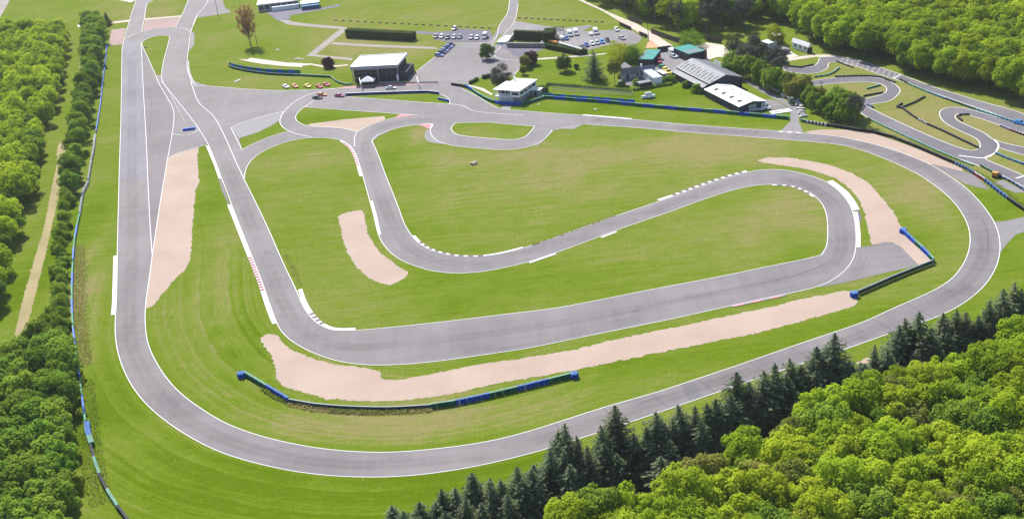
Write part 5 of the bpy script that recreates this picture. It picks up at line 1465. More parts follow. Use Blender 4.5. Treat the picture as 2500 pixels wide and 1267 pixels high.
# --- green roofed sheds
def mono(name, fl, fr, brc, z0, z1, label, roof='green_roof', strip=None, strip_n=5, cat_='shed'):
    """single pitch shed: front edge at z0, back edge at z1"""
    a, b_, L, rz = frame(fl, fr, z0)
    c_ = np.array(g(*brc, z1))
    t = empty(name, (*((a + b_) / 2), 0), rz, label, cat_)
    W = abs(local(t, c_)[1]); h = L / 2
    V = [(-h, 0, z0), (h, 0, z0), (h, W, z1), (-h, W, z1)]; V += [(x, y, z - .14) for x, y, z in V]
    r_ = mesh_obj('roof', V, [(0, 1, 2, 3), (7, 6, 5, 4), (0, 4, 5, 1), (1, 5, 6, 2), (2, 6, 7, 3), (3, 7, 4, 0)], M[roof], t)
    V = [(x * .97, .2 + (y * .96), (z - .16) if k < 4 else 0) for k, (x, y, z) in enumerate([(-h, 0, z0), (h, 0, z0), (h, W, z1), (-h, W, z1)] + [(-h, 0, 0), (h, 0, 0), (h, W, 0), (-h, W, 0)])]
    mesh_obj('wall', V, [(0, 4, 5, 1), (1, 5, 6, 2), (2, 6, 7, 3), (3, 7, 4, 0), (0, 1, 2, 3)], M['dark_wall'], t)
    if strip:
        for i in range(strip_n):
            y0 = W * (.08 + .86 * i / strip_n); y1 = y0 + W * .09
            zz = lambda y: z0 + (z1 - z0) * y / W + .03
            x0, x1 = strip[0] * h, strip[1] * h
            mesh_obj('roof_panel', [(x0, y0, zz(y0)), (x1, y0, zz(y0)), (x1, y1, zz(y1)), (x0, y1, zz(y1)), (x0, y0, zz(y0) - .05), (x1, y0, zz(y0) - .05), (x1, y1, zz(y1) - .05), (x0, y1, zz(y1) - .05)],
                     [(0, 1, 2, 3), (0, 4, 5, 1), (1, 5, 6, 2), (2, 6, 7, 3), (3, 7, 4, 0)], M['grey_roof'], r_)
    return t, h, W
t, h, W = mono('shed', (1558.5, 145), (1594, 145.5), (1603, 122), 2.8, 3.4, 'green roofed shed left of the yard gate', strip=(-.98, -.5))
for i in range(3): MB().box(-h * .7 + i * h * .5, -h * .7 + i * h * .5 + .9, .12, .18, .2, 2.2).build('door', M['wood_dark'], t)
t, h, W = mono('shed', (1643, 117), (1681, 133), (1720.5, 123.5), 3.4, 3.4, 'larger green roofed open shed right of the yard gate', strip=(.1, .95), strip_n=6)
MB().box(h - .12, h + .12, W * .9, W + .6, 0, 3.6).build('end_wall', M['wood_dark'], t)

# --- grey house, annexe
t, h, w, rs = hall('house', (1515, 168), (1596, 158), 4.6, (1513.5, 176), (1567, 171), 3.0, 'long grey house with dark slate roof', roof='slate', wall='grey_wall')
for i in range(4): window(t, -h * .1 + i * 1.5, -h * .1 + i * 1.5 + 1.1, -w * .985, 1.0, 2.2)
MB().box(-h * .7, -h * .7 + 1.0, -w * .985 - .05, -w * .985, .05, 2.1).build('door', M['wood_dark'], t)
MB().box(h * .2, h * .2 + .6, -.3, .3, 4.2, 5.4).build('chimney', M['white_wall'], rs[1])
t, h, w, rs = hall('house', (1525, 152), (1541, 164), 4.4, (1513, 160), (1527, 170), 3.0, 'small gabled wing of the grey house', roof='slate', wall='grey_wall')
a, b_, L, rz = frame((1567, 171), (1595, 191), 3.2)
c_ = np.array(g(1618, 188, 3.2))
t = empty('annexe', (*((a + b_) / 2), 0), rz, 'white annexe with pale blue ribbed roof below the grey house', 'building')
h = L / 2; W = abs(local(t, c_)[1])
MB().box(-h + .15, h - .15, .15, W - .15, 0, 3.05).build('wall', M['white_wall'], t)
rf = MB().box(-h, h, 0, W, 3.05, 3.2).build('roof', M['pale_blue'] if 'pale_blue' in M else M['grey_roof'], t)
for i in range(7): MB().box(-h + .3 + i * (L - .6) / 6 - .05, -h + .3 + i * (L - .6) / 6 + .05, .05, W - .05, 3.2, 3.27).build('roof_rib', M['white_wall'], rf)
for i in range(3): window(t, -h + .7 + i * L / 3.4, -h + 1.7 + i * L / 3.4, .15, 1.3, 2.3)
s_, L_, W_ = shed('shed', ((1561, 205), (1592, 199), (1590, 193)), 2.4, 'low white roofed lean-to on the terrace edge', wall='dark_wall', roof='grey_roof')
s_, L_, W_ = shed('shed', ((1604, 173), (1618, 181), (1626, 177)), 2.4, 'small flat white roofed shed beside the yellow vehicles', wall='grey_wall')

# --- kart pavilion and white containers
t, h, w, rs = hall('pavilion', (1937, 93), (1977, 105.5), 4.2, (1929, 95), (1966, 113.5), 3.1, 'white roofed gabled pavilion at the kart track', roof='white_roof', wall='white_wall')
for i in range(3): window(t, -h + 1.5 + i * h * .6, -h + 2.8 + i * h * .6, -w * .985, 1.0, 2.2)
MB().box(h - .02, h + .05, -1.2, 1.2, 0, 2.3).build('door', M['dark_wall'], t)
for (r, z, lb) in ([((1873, 83), (1886, 90), (1890, 74)), 3.0, 'white flat roofed shed under the trees'], [((1857, 101), (1876, 107), (1884, 98)), 2.6, 'white container left of the kart drive'], [((1899, 117), (1915, 123), (1920, 116)), 1.8, 'dark low container beside the kart drive']):
    shed('container', r, z, lb, 'grey_wall', 'white_roof' if 'white' in lb else 'slate', .05)
for (r, z, lb, wl) in ([((1743, 147), (1764, 168), (1767, 164)), 2.8, 'white cabin with two windows behind the grey warehouse', 'white_wall'], [((1766, 166), (1784, 182), (1790, 177)), 2.8, 'cabin with dark openings behind the grey warehouse', 'grey_wall']):
    s_, L_, W_ = shed('cabin', r, z, lb, wl, 'grey_roof', .08)
    for i in range(3): window(s_, -L_ / 2 + .6 + i * L_ / 3.2, -L_ / 2 + .6 + i * L_ / 3.2 + 1.2, .08, 1.0, 2.0)

# --- white building with awning, and blue marquee at the very top
a, b_, L, rz = frame((628, 13), (726, 1), 3.6)
t = empty('market_hall', (*((a + b_) / 2), 0), rz, 'long white building with glazed front at the top edge', 'building')
h = L / 2
MB().box(-h, h, .3, 9, 0, 3.5).build('wall', M['white_wall'], t)
MB().box(-h - .3, h + .3, -.6, 9.3, 3.5, 3.9).build('roof', M['white_roof'], t)
for i in range(7): window(t, -h + .4 + i * L / 7, -h + (i + 1) * L / 7 + .1, .3, .4, 3.0, fr='grey_wall', glass='sky_panel')
MB().box(-h * .3, h + .6, -3.6, -2.0, 0, 2.2).build('porch', M['white_wall'], t)
x, y = g(758, 22)
t = empty('marquee', (x, y, 0), rz, 'blue fronted marquee with white roof at the top edge', 'marquee')
MB().box(-4.6, 4.6, 0, 7, 0, 2.8).build('wall', M['marquee_blue'] if 'marquee_blue' in M else M['blue'], t)
MB().prism([(-5, -.2), (5, -.2), (5, 7.2), (-5, 7.2)], 2.8, 3.05).build('roof', M['white_roof'], t)
mesh_obj('awning', [(-4.7, -.05, 2.7), (4.7, -.05, 2.7), (4.7, -1.6, 2.0), (-4.7, -1.6, 2.0), (-4.7, -.05, 2.62), (4.7, -.05, 2.62), (4.7, -1.6, 1.92), (-4.7, -1.6, 1.92)], [(0, 3, 2, 1), (4, 5, 6, 7), (0, 1, 5, 4), (2, 3, 7, 6), (1, 2, 6, 5), (3, 0, 4, 7)], M['awning'] if 'awning' in M else M['blue'], t)
for sx in (-4.6, 4.6): MB().tube((sx, -1.5, 0), (sx, -1.5, 1.98), .05).build('leg', M['steel'], t)

# --- walled garden
for p0, p1, lb in (((1238, 116), (1328, 117), 'long stone front wall of the walled garden'), ((1240, 112.5), (1258, 88), 'left side stone wall of the walled garden')):
    a, b_, L, rz = frame(p0, p1, 0)
    t = empty('garden_wall', (*((a + b_) / 2), 0), rz, lb, 'wall')
    MB().box(-L / 2, L / 2, -.25, .25, 0, 1.9).build('wall', M['stone'], t)
    MB().box(-L / 2 - .05, L / 2 + .05, -.32, .32, 1.9, 2.02).build('coping', M['concrete'], t)
shed('shed', ((1213, 103), (1234, 103), (1245, 88)), 1.0, 'low flat white roof beside the walled garden', 'white_wall', 'white_roof', .1, False)
flat('lawn', [(1268, 109), (1318, 108), (1318, 97), (1266, 99)], .045, M['grass'], 0, label='small lawn inside the walled garden')
x, y = g(1324, 108)
t = empty('stone_ornament', (x, y, 0), 0, 'white pyramid shaped stone in the walled garden', 'stone')
mesh_obj('stone', [(-1, -1, 0), (1, -1, 0), (1, 1, 0), (-1, 1, 0), (0, 0, 1.7)], [(0, 1, 4), (1, 2, 4), (2, 3, 4), (3, 0, 4)], M['white_wall'], t)

# --- sign frame, gates, wooden fences, poles
x, y = g(1365, 84)
t = empty('sign_frame', (x, y, 0), 0, 'large dark slatted sign frame at the car park', 'sign')
for sx in (-2.2, 2.2): MB().tube((sx, 0, 0), (sx, 0, 3.2), .1).build('post', M['dark_wall'], t)
for z in (1.3, 1.9, 2.5, 3.1): MB().box(-2.2, 2.2, -.05, .05, z, z + .22).build('slat', M['dark_wall'], t)

def board_fence(px, h, label, m='wood_dark', gap=.0, board=1.6, name='wooden_fence', cat_='fence', rails=False):
    P = resample(np.array(G(px)), board)
    t = empty(name, (*P[0], 0), 0, label, cat_)
    P = P - P[0]
    for i in range(len(P) - 1):
        d = P[i + 1] - P[i]; n_ = np.array([-d[1], d[0]]) / np.linalg.norm(d) * .04
        a_, b2 = P[i] + d * gap / 2, P[i + 1] - d * gap / 2
        MB().prism([tuple(a_ - n_), tuple(b2 - n_), tuple(b2 + n_), tuple(a_ + n_)], .05, h).build('board', M[m], t)
        MB().box(P[i][0] - .07, P[i][0] + .07, P[i][1] - .07, P[i][1] + .07, 0, h + .12).build('post', M[m], t)
    return t
board_fence([(1590, 82), (1625, 95), (1660, 107), (1690, 114)], 2.2, 'dark wooden board fence along the dirt road')
board_fence([(1536, 50), (1568, 62)], 2.0, 'dark wooden fence under the trees at the dirt road', gap=.12)
board_fence([(1719, 99), (1740, 104), (1762, 106)], 2.2, 'brown wooden fence behind the white sandy yard')
board_fence([(1606, 128), (1638, 124)], 2.2, 'dark solid yard gate between the green roofed sheds', 'dark_wall', name='yard_gate', cat_='gate', board=2.6)
board_fence([(1513, 63), (1542, 76)], 1.7, 'open slatted gate at the car park entrance', gap=.35, board=.9, name='slatted_gate', cat_='gate')
board_fence([(1561, 86), (1582, 95)], 1.7, 'open slatted gate beside the utility pole', gap=.35, board=.9, name='slatted_gate', cat_='gate')
for px, py, h_, lb in ((1584, 102, 9.5, 'wooden utility pole beside the dirt road'), (2006, 263, 10.0, 'wooden utility pole among the trees by the kart track'), (533, 41, 14, 'thin dark mast beside the top left road'), (629, 116, 16, 'thin leaning mast behind the bare tree')):
    x, y = g(px, py)
    t = empty('utility_pole', (x, y, 0), 0, lb, 'pole')
    MB().tube((0, 0, 0), (-.2, 0, h_), .15, .09, 7).build('pole', M['wood_dark'], t)
    MB().box(-.9, .6, -.05, .05, h_ - .9, h_ - .75).build('crossarm', M['wood_dark'], t)
# rails of the fence in front of the bank
for p0, p1, lb in (((1345, 214), (1545, 229), 'upper white rail fence on the bank'), ((1350, 222), (1545, 236), 'lower white rail fence on the bank')):
    a, b_, L, rz = frame(p0, p1, 0)
    t = empty('rail_fence', (*((a + b_) / 2), 0), rz, lb, 'fence')
    for i in range(9): MB().box(-L / 2 + i * L / 8 - .05, -L / 2 + i * L / 8 + .05, -.05, .05, 0, .9).build('post', M['concrete'], t)
    for z in (.45, .8): MB().box(-L / 2, L / 2, -.14, -.06, z, z + .12).build('rail', M['concrete'], t)
# posts along the upper meadow
k = 0
for (x0, y0, x1, y1, n_) in ((820, 51, 1195, 70, 22), (1268, 45, 1470, 55, 14)):
    for i in range(n_):
        x, y = g(x0 + (x1 - x0) * i / (n_ - 1), y0 + (y1 - y0) * i / (n_ - 1))
        o = MB().prism([(-.8, -.22), (.8, -.22), (.7, .22), (-.7, .22)], 0, .55).build('timber_block', M['pale_timber'])
        o.location = (x, y, 0); o.rotation_euler.z = random.uniform(-.15, .15)
        tag(o, 'low timber block in the row edging the upper meadow', 'timber block', 'timber blocks of the upper meadow')

# --- boulders beside the access road
r = np.random.default_rng(11)
BLD = []
for i in range(26):
    v = []
    me = bpy.data.meshes.new('boulder')
    bm = bmesh.new(); bmesh.ops.create_icosphere(bm, subdivisions=1, radius=1.0)
    for q in bm.verts: q.co *= r.uniform(.75, 1.2)
    bm.to_mesh(me); bm.free(); me.materials.append(M['boulder']); BLD.append(me)
pts = [(1915, 238), (1925, 241), (1934, 243), (1940, 249), (1947, 252), (1953, 256), (1944, 258), (1956, 262), (1951, 267), (1960, 268), (1955, 273), (1963, 276), (1952, 279), (1959, 282), (1966, 285), (1955, 287), (1962, 281), (1948, 246), (1928, 246), (1920, 234), (1910, 234), (1900, 226), (1893, 222), (1885, 218), (1876, 214), (1866, 210)]
for i, p in enumerate(pts):
    x, y = g(*p)
    o = link_mesh('boulder', BLD[i], None, (x, y, .35), r.uniform(0, 6), (r.uniform(.7, 1.2), r.uniform(.6, 1.0), r.uniform(.5, .8)))
    tag(o, 'pale boulder in the row beside the access road', 'boulder', 'boulders beside the access road')
# wrapped bales, concrete slab, bench and litter
x, y = g(1583, 240)
for i, (dx, dy, z) in enumerate(((-1.3, 0, .62), (1.3, 0, .62), (0, .1, 1.72))):
    mb = MB().tube((-1.2, 0, 0), (1.2, 0, 0), .6, .6, 14)
    o = mb.build('wrapped_bale', M['white_wall']); o.location = (x + dx, y + dy, z)
    tag(o, ['left white wrapped bale on the grass bank', 'right white wrapped bale on the grass bank', 'white wrapped bale lying on top of the other two'][i], 'bale')
x, y = g(1906, 274)
t = empty('weighbridge', (x, y, 0), .12, 'white concrete slab with a dark grating beside the access road', 'slab')
MB().box(-3.6, 3.6, -1.6, 1.6, 0, .3).build('slab', M['white_wall'], t); MB().box(-2.4, 1.0, -.7, .5, .3, .34).build('grating', M['steel'], t)
for (px, py, rz_, lb) in ((1157, 401, .5, 'wooden picnic bench standing in the infield meadow'),):
    x, y = g(px, py)
    t = empty('picnic_bench', (x, y, 0), rz_, lb, 'bench')
    MB().box(-1.1, 1.1, -.4, .4, .7, .78).build('table_top', M['concrete'], t)
    for s in (-1, 1):
        MB().box(-1.1, 1.1, s * .8 - .15, s * .8 + .15, .42, .48).build('seat', M['concrete'], t)
        MB().box(s * .8 - .06, s * .8 + .06, -.85, .85, .0, .7).build('leg', M['wood_dark'], t)
for (px, py, w_, rz_, lb) in ((580, 199, 3.6, .9, 'fallen pale board on the grass left of the race cars'), (678, 123, 1.6, .2, 'pale slab lying on the upper left meadow'), (726, 145, 2.4, 0, 'left white block on the grass behind the banner wall'), (738, 146, 1.4, .2, 'right white block on the grass behind the banner wall'), (1453, 269, .9, .2, 'white marker block on the grass above the top straight'), (1315, 257, .7, 0, 'small white marker block near the control tower'), (355, 118, 1.3, .3, 'small dark box on the top left island')):
    x, y = g(px, py)
    o = MB().prism([(-w_ / 2, -.25), (w_ / 2, -.3), (w_ / 2 - .2, .3), (-w_ / 2 + .1, .25)], 0, .35).build('marker_block', M['white_wall'] if 'dark' not in lb else M['dark_wall'])
    o.location = (x, y, 0); o.rotation_euler.z = rz_; tag(o, lb, 'block')
# white retaining strip (stone terrace) behind the banner wall
flat('stone_terrace', [(581, 145), (604, 146), (612, 142), (650, 147), (700, 154), (740, 155), (737, 165), (690, 162), (640, 157), (605, 151)], .05, M['sand'], .05, label='white stone terrace behind the banner wall')
flat('path', [(740, 156), (760, 156), (800, 163), (850, 158), (850, 160.5), (800, 167), (758, 159), (738, 162)], .05, M['sand'], .05, label='narrow white footpath to the grandstand')
# ================================================================== barriers
def ring_mesh(name, m, h=1.1, r=.34, n=8):
    """stack of tyres: ringed wall with an open top"""
    V, F = [], []
    prof = [(r * .97, 0), (r, h * .3), (r * .9, h * .33), (r, h * .36), (r, h * .66), (r * .9, h * .69), (r, h * .72), (r * .96, h), (r * .56, h), (r * .52, h * .7)]
    for q, (rr, z) in enumerate(prof):
        for i in range(n):
            V.append((rr * math.cos(2 * math.pi * i / n), rr * math.sin(2 * math.pi * i / n), z))
    for q in range(len(prof) - 1):
        for i in range(n): F.append((q * n + i, q * n + (i + 1) % n, (q + 1) * n + (i + 1) % n, (q + 1) * n + i))
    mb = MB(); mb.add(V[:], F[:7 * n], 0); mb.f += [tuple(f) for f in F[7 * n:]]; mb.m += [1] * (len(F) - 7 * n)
    return mb.mesh(name, m, True)
M['tyre_white'] = mat('white_tyre_paint', (.62, .64, .66), .6, var=.14)
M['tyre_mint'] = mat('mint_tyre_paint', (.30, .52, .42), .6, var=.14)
M['tyre_green'] = mat('green_tyre_paint', (.010, .145, .075), .6, var=.18)
M['tyre_blue'] = mat('blue_tyre_paint', (.015, .10, .56), .6, var=.16)
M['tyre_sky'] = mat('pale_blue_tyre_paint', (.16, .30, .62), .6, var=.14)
M['tyre_black'] = M['black']
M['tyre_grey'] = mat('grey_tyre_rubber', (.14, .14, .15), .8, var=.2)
M['tyre_red'] = mat('red_tyre_paint', (.38, .05, .07), .6, var=.16)
TY = {}
def tyre(c, h):
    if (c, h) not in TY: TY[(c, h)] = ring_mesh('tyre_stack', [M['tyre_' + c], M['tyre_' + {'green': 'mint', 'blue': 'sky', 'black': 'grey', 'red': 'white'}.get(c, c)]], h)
    return TY[(c, h)]
def tyre_wall(px, segs, label, h=1.1, pitch=.66, rows=1, joined=False, cluster=None, z=0.0):
    """row of tyre stacks; segs: list of (fraction end, colour)"""
    P = resample(np.array(G(px)), pitch)
    t = empty('tyre_barrier', (*P[0], z), 0, label, 'tyre barrier')
    Nn = normals(P); P0 = P[0].copy(); n = len(P)
    acc = {}
    def put(p, c, seg):
        if joined:
            acc.setdefault((seg, c), []).append(p)
        else:
            link_mesh('tyre_stack', tyre(c, h), t, (*(p - P0), 0), random.uniform(0, 1))
    for i in range(n):
        f = i / max(1, n - 1)
        for sg, (e, c) in enumerate(segs):
            if f <= e: break
        cc = c if isinstance(c, str) else c[i % len(c)]
        for r_ in range(rows):
            p = P[i] + Nn[i] * (.62 * r_) + rng.normal(0, .03, 2)
            put(p, cc, sg)
    if cluster:
        for (cx, cy, c, k) in cluster:
            q = np.array(g(cx, cy))
            for i in range(k):
                a = 2 * math.pi * i / max(1, k - 1); rr = .0 if i == k - 1 else .72
                put(q + rr * np.array([math.cos(a), math.sin(a)]), c, 99)
    for (sg, c), pts in acc.items():
        me = tyre(c, h); co = np.array([v.co[:] for v in me.vertices]); fs = [tuple(p.vertices) for p in me.polygons]
        V = np.concatenate([co + np.array([*(p - P0), 0]) for p in pts]); F = [tuple(i + k * len(co) for i in f) for k in range(len(pts)) for f in fs]
        o = mesh_obj('tyre_row', V, F, list(me.materials), t, True, [p.material_index for _ in pts for p in me.polygons])
        o['kind'] = 'stuff'
    return t
tyre_wall([(598, 917), (640, 942), (672, 961), (703, 980)], [(.5, 'green'), (1, 'blue')], 'green then blue tyre wall at the left end of the lower gravel bed', 1.25, cluster=[(590, 920, 'blue', 7)])
tyre_wall([(1056, 996), (1100, 990), (1160, 978), (1230, 962), (1300, 945), (1360, 930), (1396, 921)], [(.16, 'green'), (.40, 'blue'), (.60, 'green'), (.83, 'blue'), (1, 'green')], 'long green and blue tyre wall at the right of the lower gravel bed', 1.25, cluster=[(1402, 921, 'blue', 7)])
tyre_wall([(2208, 572), (2232, 594), (2252, 612), (2270, 630), (2279, 640)], [(.36, 'blue'), (.56, 'green'), (.86, 'blue'), (1, 'green')], 'blue and green tyre wall beside the right hand gravel bed', 1.2, cluster=[(2205, 568, 'blue', 7)])
tyre_wall([(2082, 722), (2086, 726)], [(1, 'blue')], 'cluster of blue tyres at the end of the right hand dark barrier', 1.3, cluster=[(2085, 724, 'blue', 8)])
tyre_wall([(211, 1040), (213, 1062), (222, 1090)], [(.6, 'blue'), (1, 'green')], 'blue tyres at the lower end of the left rail', 1.2, rows=2)
tyre_wall([(222, 1090), (228, 1112), (236, 1140), (246, 1170), (262, 1200), (282, 1232), (310, 1270), (330, 1295)], [(.16, 'black'), (.36, 'mint'), (.54, 'black'), (.74, 'mint'), (1, 'black')], 'black and mint tyre wall running out at the lower left', 1.0)
tyre_wall([(233, 335), (229, 372), (224, 395), (219, 428), (215, 450), (203, 475), (199, 500), (196, 524)], [(.12, 'white'), (.5, ('white', 'white', 'red', 'black')), (1, ('white', 'white', 'black'))], 'white and red tyre wall beside the upper left straight', 1.1, .75)
alt = lambda n: [((i + 1) / n, ('tyre', ('green', 'blue')[i % 2])[1]) for i in range(n)]
tyre_wall([(1326, 241), (1340, 241.5), (1400, 246), (1480, 252), (1560, 260), (1650, 268), (1750, 276), (1850, 285), (1925, 292)], alt(21), 'long alternating green and blue tyre wall above the top straight', 1.2, .7, joined=True)
tyre_wall([(1138, 214), (1152, 222), (1168, 234), (1184, 243), (1200, 250), (1220, 255), (1250, 257.5), (1275, 257), (1300, 251), (1328, 242)], [(.14, 'blue'), (.55, 'green'), (.8, 'blue'), (1, 'green')], 'curved blue and green tyre wall in front of the control tower', 1.2, .7, joined=True)
tyre_wall([(1103, 208.5), (1120, 211), (1136, 214)], [(1, 'black')], 'short black tyre wall at the pit exit', 1.0, .7, joined=True)
tyre_wall([(559, 163), (570, 168), (595, 174), (625, 179), (660, 183), (700, 185), (735, 186), (770, 188), (806, 190)], [(.7, ('green', 'black')), (1, 'green')], 'dark green tyre row in front of the curved banner wall', .9, .7, joined=True)
tyre_wall([(1957, 297), (1966, 300), (2000, 306), (2045, 312), (2090, 320), (2131, 325)], [(.1, 'green'), (.4, ('white', 'black')), (1, 'black')], 'dark tyre wall beside the access road junction', 1.0, .7, joined=True)
tyre_wall([(2131, 325), (2180, 338), (2240, 362), (2300, 388), (2332, 402), (2360, 415), (2400, 440), (2440, 472), (2480, 502), (2520, 528)], [(.46, 'black'), (.58, ('sky', 'black')), (.66, 'red'), (.84, ('sky', 'blue', 'black')), (1, 'black')], 'long dark tyre wall with red part outside the top bend', 1.0, .7, joined=True)
for px, segs, lb in [([(2198, 196), (2230, 212), (2280, 232), (2330, 250), (2380, 268), (2430, 284), (2484, 302)], [(.08, 'black'), (.3, ('green', 'mint')), (.45, ('green', 'sky')), (.7, ('black', 'green')), (1, ('sky', 'green', 'mint'))], 'teal tyre row along the upper kart straight'),
                     ([(2040, 189), (2090, 187), (2120, 187), (2150, 190), (2184, 203)], [(1, 'black')], 'black tyre row above the first kart bend'),
                     ([(2042, 151), (2060, 158), (2082, 166)], [(1, 'black')], 'short black tyre row below the kart grid'),
                     ([(1990, 189), (2020, 185), (2036, 178), (2048, 168)], [(1, ('green', 'green', 'mint'))], 'green curved tyre row inside the upper kart bend'),
                     ([(2118, 218), (2148, 210)], [(1, 'green')], 'short green tyre row inside the first kart hairpin'),
                     ([(2110, 236), (2154, 228)], [(1, 'black')], 'short black tyre row inside the first kart hairpin'),
                     ([(2190, 262), (2202, 254)], [(1, 'black')], 'tiny black tyre hook on the kart meadow'),
                     ([(2204, 263), (2232, 252), (2257, 238)], [(1, 'black')], 'upper arm of the black tyre row on the kart meadow'),
                     ([(2190, 263), (2204, 266), (2225, 282), (2240, 292)], [(1, 'black')], 'middle arm of the black tyre row on the kart meadow'),
                     ([(2242, 293), (2260, 303), (2300, 320), (2350, 344), (2388, 362)], [(.15, ('black', 'white')), (1, 'black')], 'long black tyre row inside the second kart hairpin'),
                     ([(2348, 296), (2338, 286), (2345, 281), (2364, 281)], [(1, 'black')], 'hooked black tyre row inside the third kart hairpin'),
                     ([(2443, 309), (2465, 318), (2500, 331)], [(.4, ('red', 'sky')), (1, ('black', 'red'))], 'dark red tyre row beside the kart car'),
                     ([(2432, 376), (2460, 388), (2498, 402)], [(1, ('green', 'blue', 'green', 'sky'))], 'green and blue tyre row right of the kart hairpin'),
                     ([(2395, 406), (2424, 422)], [(1, ('black', 'green'))], 'short dark tyre row left of the orange machine'),
                     ([(2442, 432), (2470, 446), (2502, 466)], [(1, ('black', 'black', 'sky'))], 'dark tyre row right of the orange machine'),
                     ([(2120, 290), (2160, 310), (2220, 338), (2290, 370), (2375, 405)], [(1, 'green')], 'low dark green tyre row along the lower kart straight'),
                     ([(1925, 163), (1955, 166), (1985, 160)], [(1, 'black')], 'black tyre row inside the first kart corner'),
                     ([(2118, 258), (2132, 264)], [(1, ('sky', 'black'))], 'small tyre pile at the tip of the kart corner')]:
    tyre_wall(px, segs, lb, .6 if 'low' not in lb else .4, .7, joined=True)

def rail(px, label, h=.9, seg=4.0, cols=('belt',), top='belt_top', thick=.22, name='crash_barrier', post=True, joined_cols=None):
    P = resample(np.array(G(px)), seg)
    t = empty(name, (*P[0], 0), 0, label, 'barrier')
    P = P - P[0]
    for i in range(len(P) - 1):
        d = P[i + 1] - P[i]; n_ = np.array([-d[1], d[0]]) / np.linalg.norm(d) * thick / 2
        a_, b2 = P[i] + d * .012, P[i + 1] - d * .012
        q = [tuple(a_ - n_), tuple(b2 - n_), tuple(b2 + n_), tuple(a_ + n_)]
        c = cols[i % len(cols)]
        mb = MB().prism(q, .18 if post else .02, h)
        r_ = mb.build('rail_panel', M[c], t)
        if top:
            MB().prism(q, h, h + .04).build('top_strip', M[top], r_)
        if post:
            MB().box(P[i][0] - .08, P[i][0] + .08, P[i][1] - .08, P[i][1] + .08, 0, h - .05).build('post', M['steel'], t)
    return t
rail([(706, 982), (760, 992), (820, 998), (880, 1001), (940, 1002), (1000, 1000), (1054, 996)], 'dark belted crash barrier behind the lower gravel bed', 1.0, 3.6, ('belt',), 'belt_top', .3)
rail([(2279, 644), (2240, 659), (2180, 683), (2130, 705), (2094, 720)], 'dark straight crash barrier beside the right hand run-off', 1.2, 4.0, ('belt',), 'belt_top', .3)
rail([(195, 528), (190, 552), (183, 590), (179, 640), (177, 700), (177, 760), (180, 810), (188, 870), (196, 930), (204, 990), (210, 1034)], 'long green and blue painted rail along the left grass verge', 1.0, 3.4, ('green', 'green', 'green', 'blue', 'blue', 'blue'), None, .42)
rail([(262, 110), (258, 150), (252, 200), (247, 250), (241, 290), (235, 325)], 'blue rail in the shade of the upper left hedge', .85, 4.0, ('blue',), None, .30)
rail([(843, 234), (900, 231.5), (960, 229.5), (1020, 227.5), (1048, 227), (1072, 230.5)], 'long dark blue pit wall with white top', 1.0, 6.0, ('pit_blue',), 'white_wall', .35, 'pit_wall', False)
rail([(1070, 243), (1096, 249)], 'short blue barrier at the tip of the pit island', .9, 3.5, ('blue',), 'belt_top', .5, 'pit_wall', False)
rail([(806, 189), (818, 199), (832, 206), (850, 210), (862, 208)], 'green curved rail left of the grandstand', .85, 2.6, ('green',), 'belt_top', .25)
rail([(1069, 204), (1000, 205), (975, 204)], 'low dark railing in front of the paddock', .8, 2.5, ('steel',), None, .06)
# banner walls made of alternating panels
def banner_wall(px, n, h, label, first=0, z=0.0):
    P = resample(catmull(G(px)), .5)
    idx = np.linspace(0, len(P) - 1, n + 1).astype(int)
    t = empty('banner_wall', (*P[0], 0), 0, label, 'banner wall')
    Q = P - P[0]
    for i in range(n):
        seg = Q[idx[i]:idx[i + 1] + 1]; N_ = normals(seg) * .04
        A, B = seg - N_, seg + N_; m_ = len(seg)
        V = [(*p, .15 + z) for p in A] + [(*p, h + z) for p in A] + [(*p, h + z) for p in B] + [(*p, .15 + z) for p in B]
        F = []
        for k in range(m_ - 1):
            for q in range(4): F.append((q * m_ + k, q * m_ + k + 1, ((q + 1) % 4) * m_ + k + 1, ((q + 1) % 4) * m_ + k))
        F += [(0, m_, 2 * m_, 3 * m_), (m_ - 1, 4 * m_ - 1, 3 * m_ - 1, 2 * m_ - 1)]
        mesh_obj('panel', V, F, M[('green', 'blue')[(i + first) % 2]], t)
        MB().box(Q[idx[i]][0] - .05, Q[idx[i]][0] + .05, Q[idx[i]][1] + .06, Q[idx[i]][1] + .16, 0, h).build('post', M['steel'], t)
    return t
banner_wall([(1328, 239), (1380, 243), (1440, 247.5), (1500, 252), (1551, 256)], 16, 1.9, 'straight green and blue banner wall above the top straight')
banner_wall([(560, 162), (575, 167), (605, 173), (650, 178.5), (690, 180.5), (735, 182)], 15, 1.9, 'curved green and blue banner wall on the upper left meadow')
# blue barrier with cable on the left island
x, y = g(462, 318)
t = empty('water_barrier', (x, y, 0), .12, 'blue plastic barrier at the tip of the left island', 'barrier')
for i in range(3): MB().prism([(-2.4 + i * 1.6, -.35), (-.85 + i * 1.6, -.35), (-.85 + i * 1.6, .35), (-2.4 + i * 1.6, .35)], 0, .9).build('segment', M['blue'], t)
MB().box(1.2, 2.3, .5, 1.2, 0, .7).build('end_block', M['tyre_sky'], t)
rail([(393, 200), (410, 222), (432, 262), (452, 302)], 'thin cable fence along the narrow left island', .35, 6, ('steel',), None, .06)
# green low barrier in the right: red box on the tyre wall

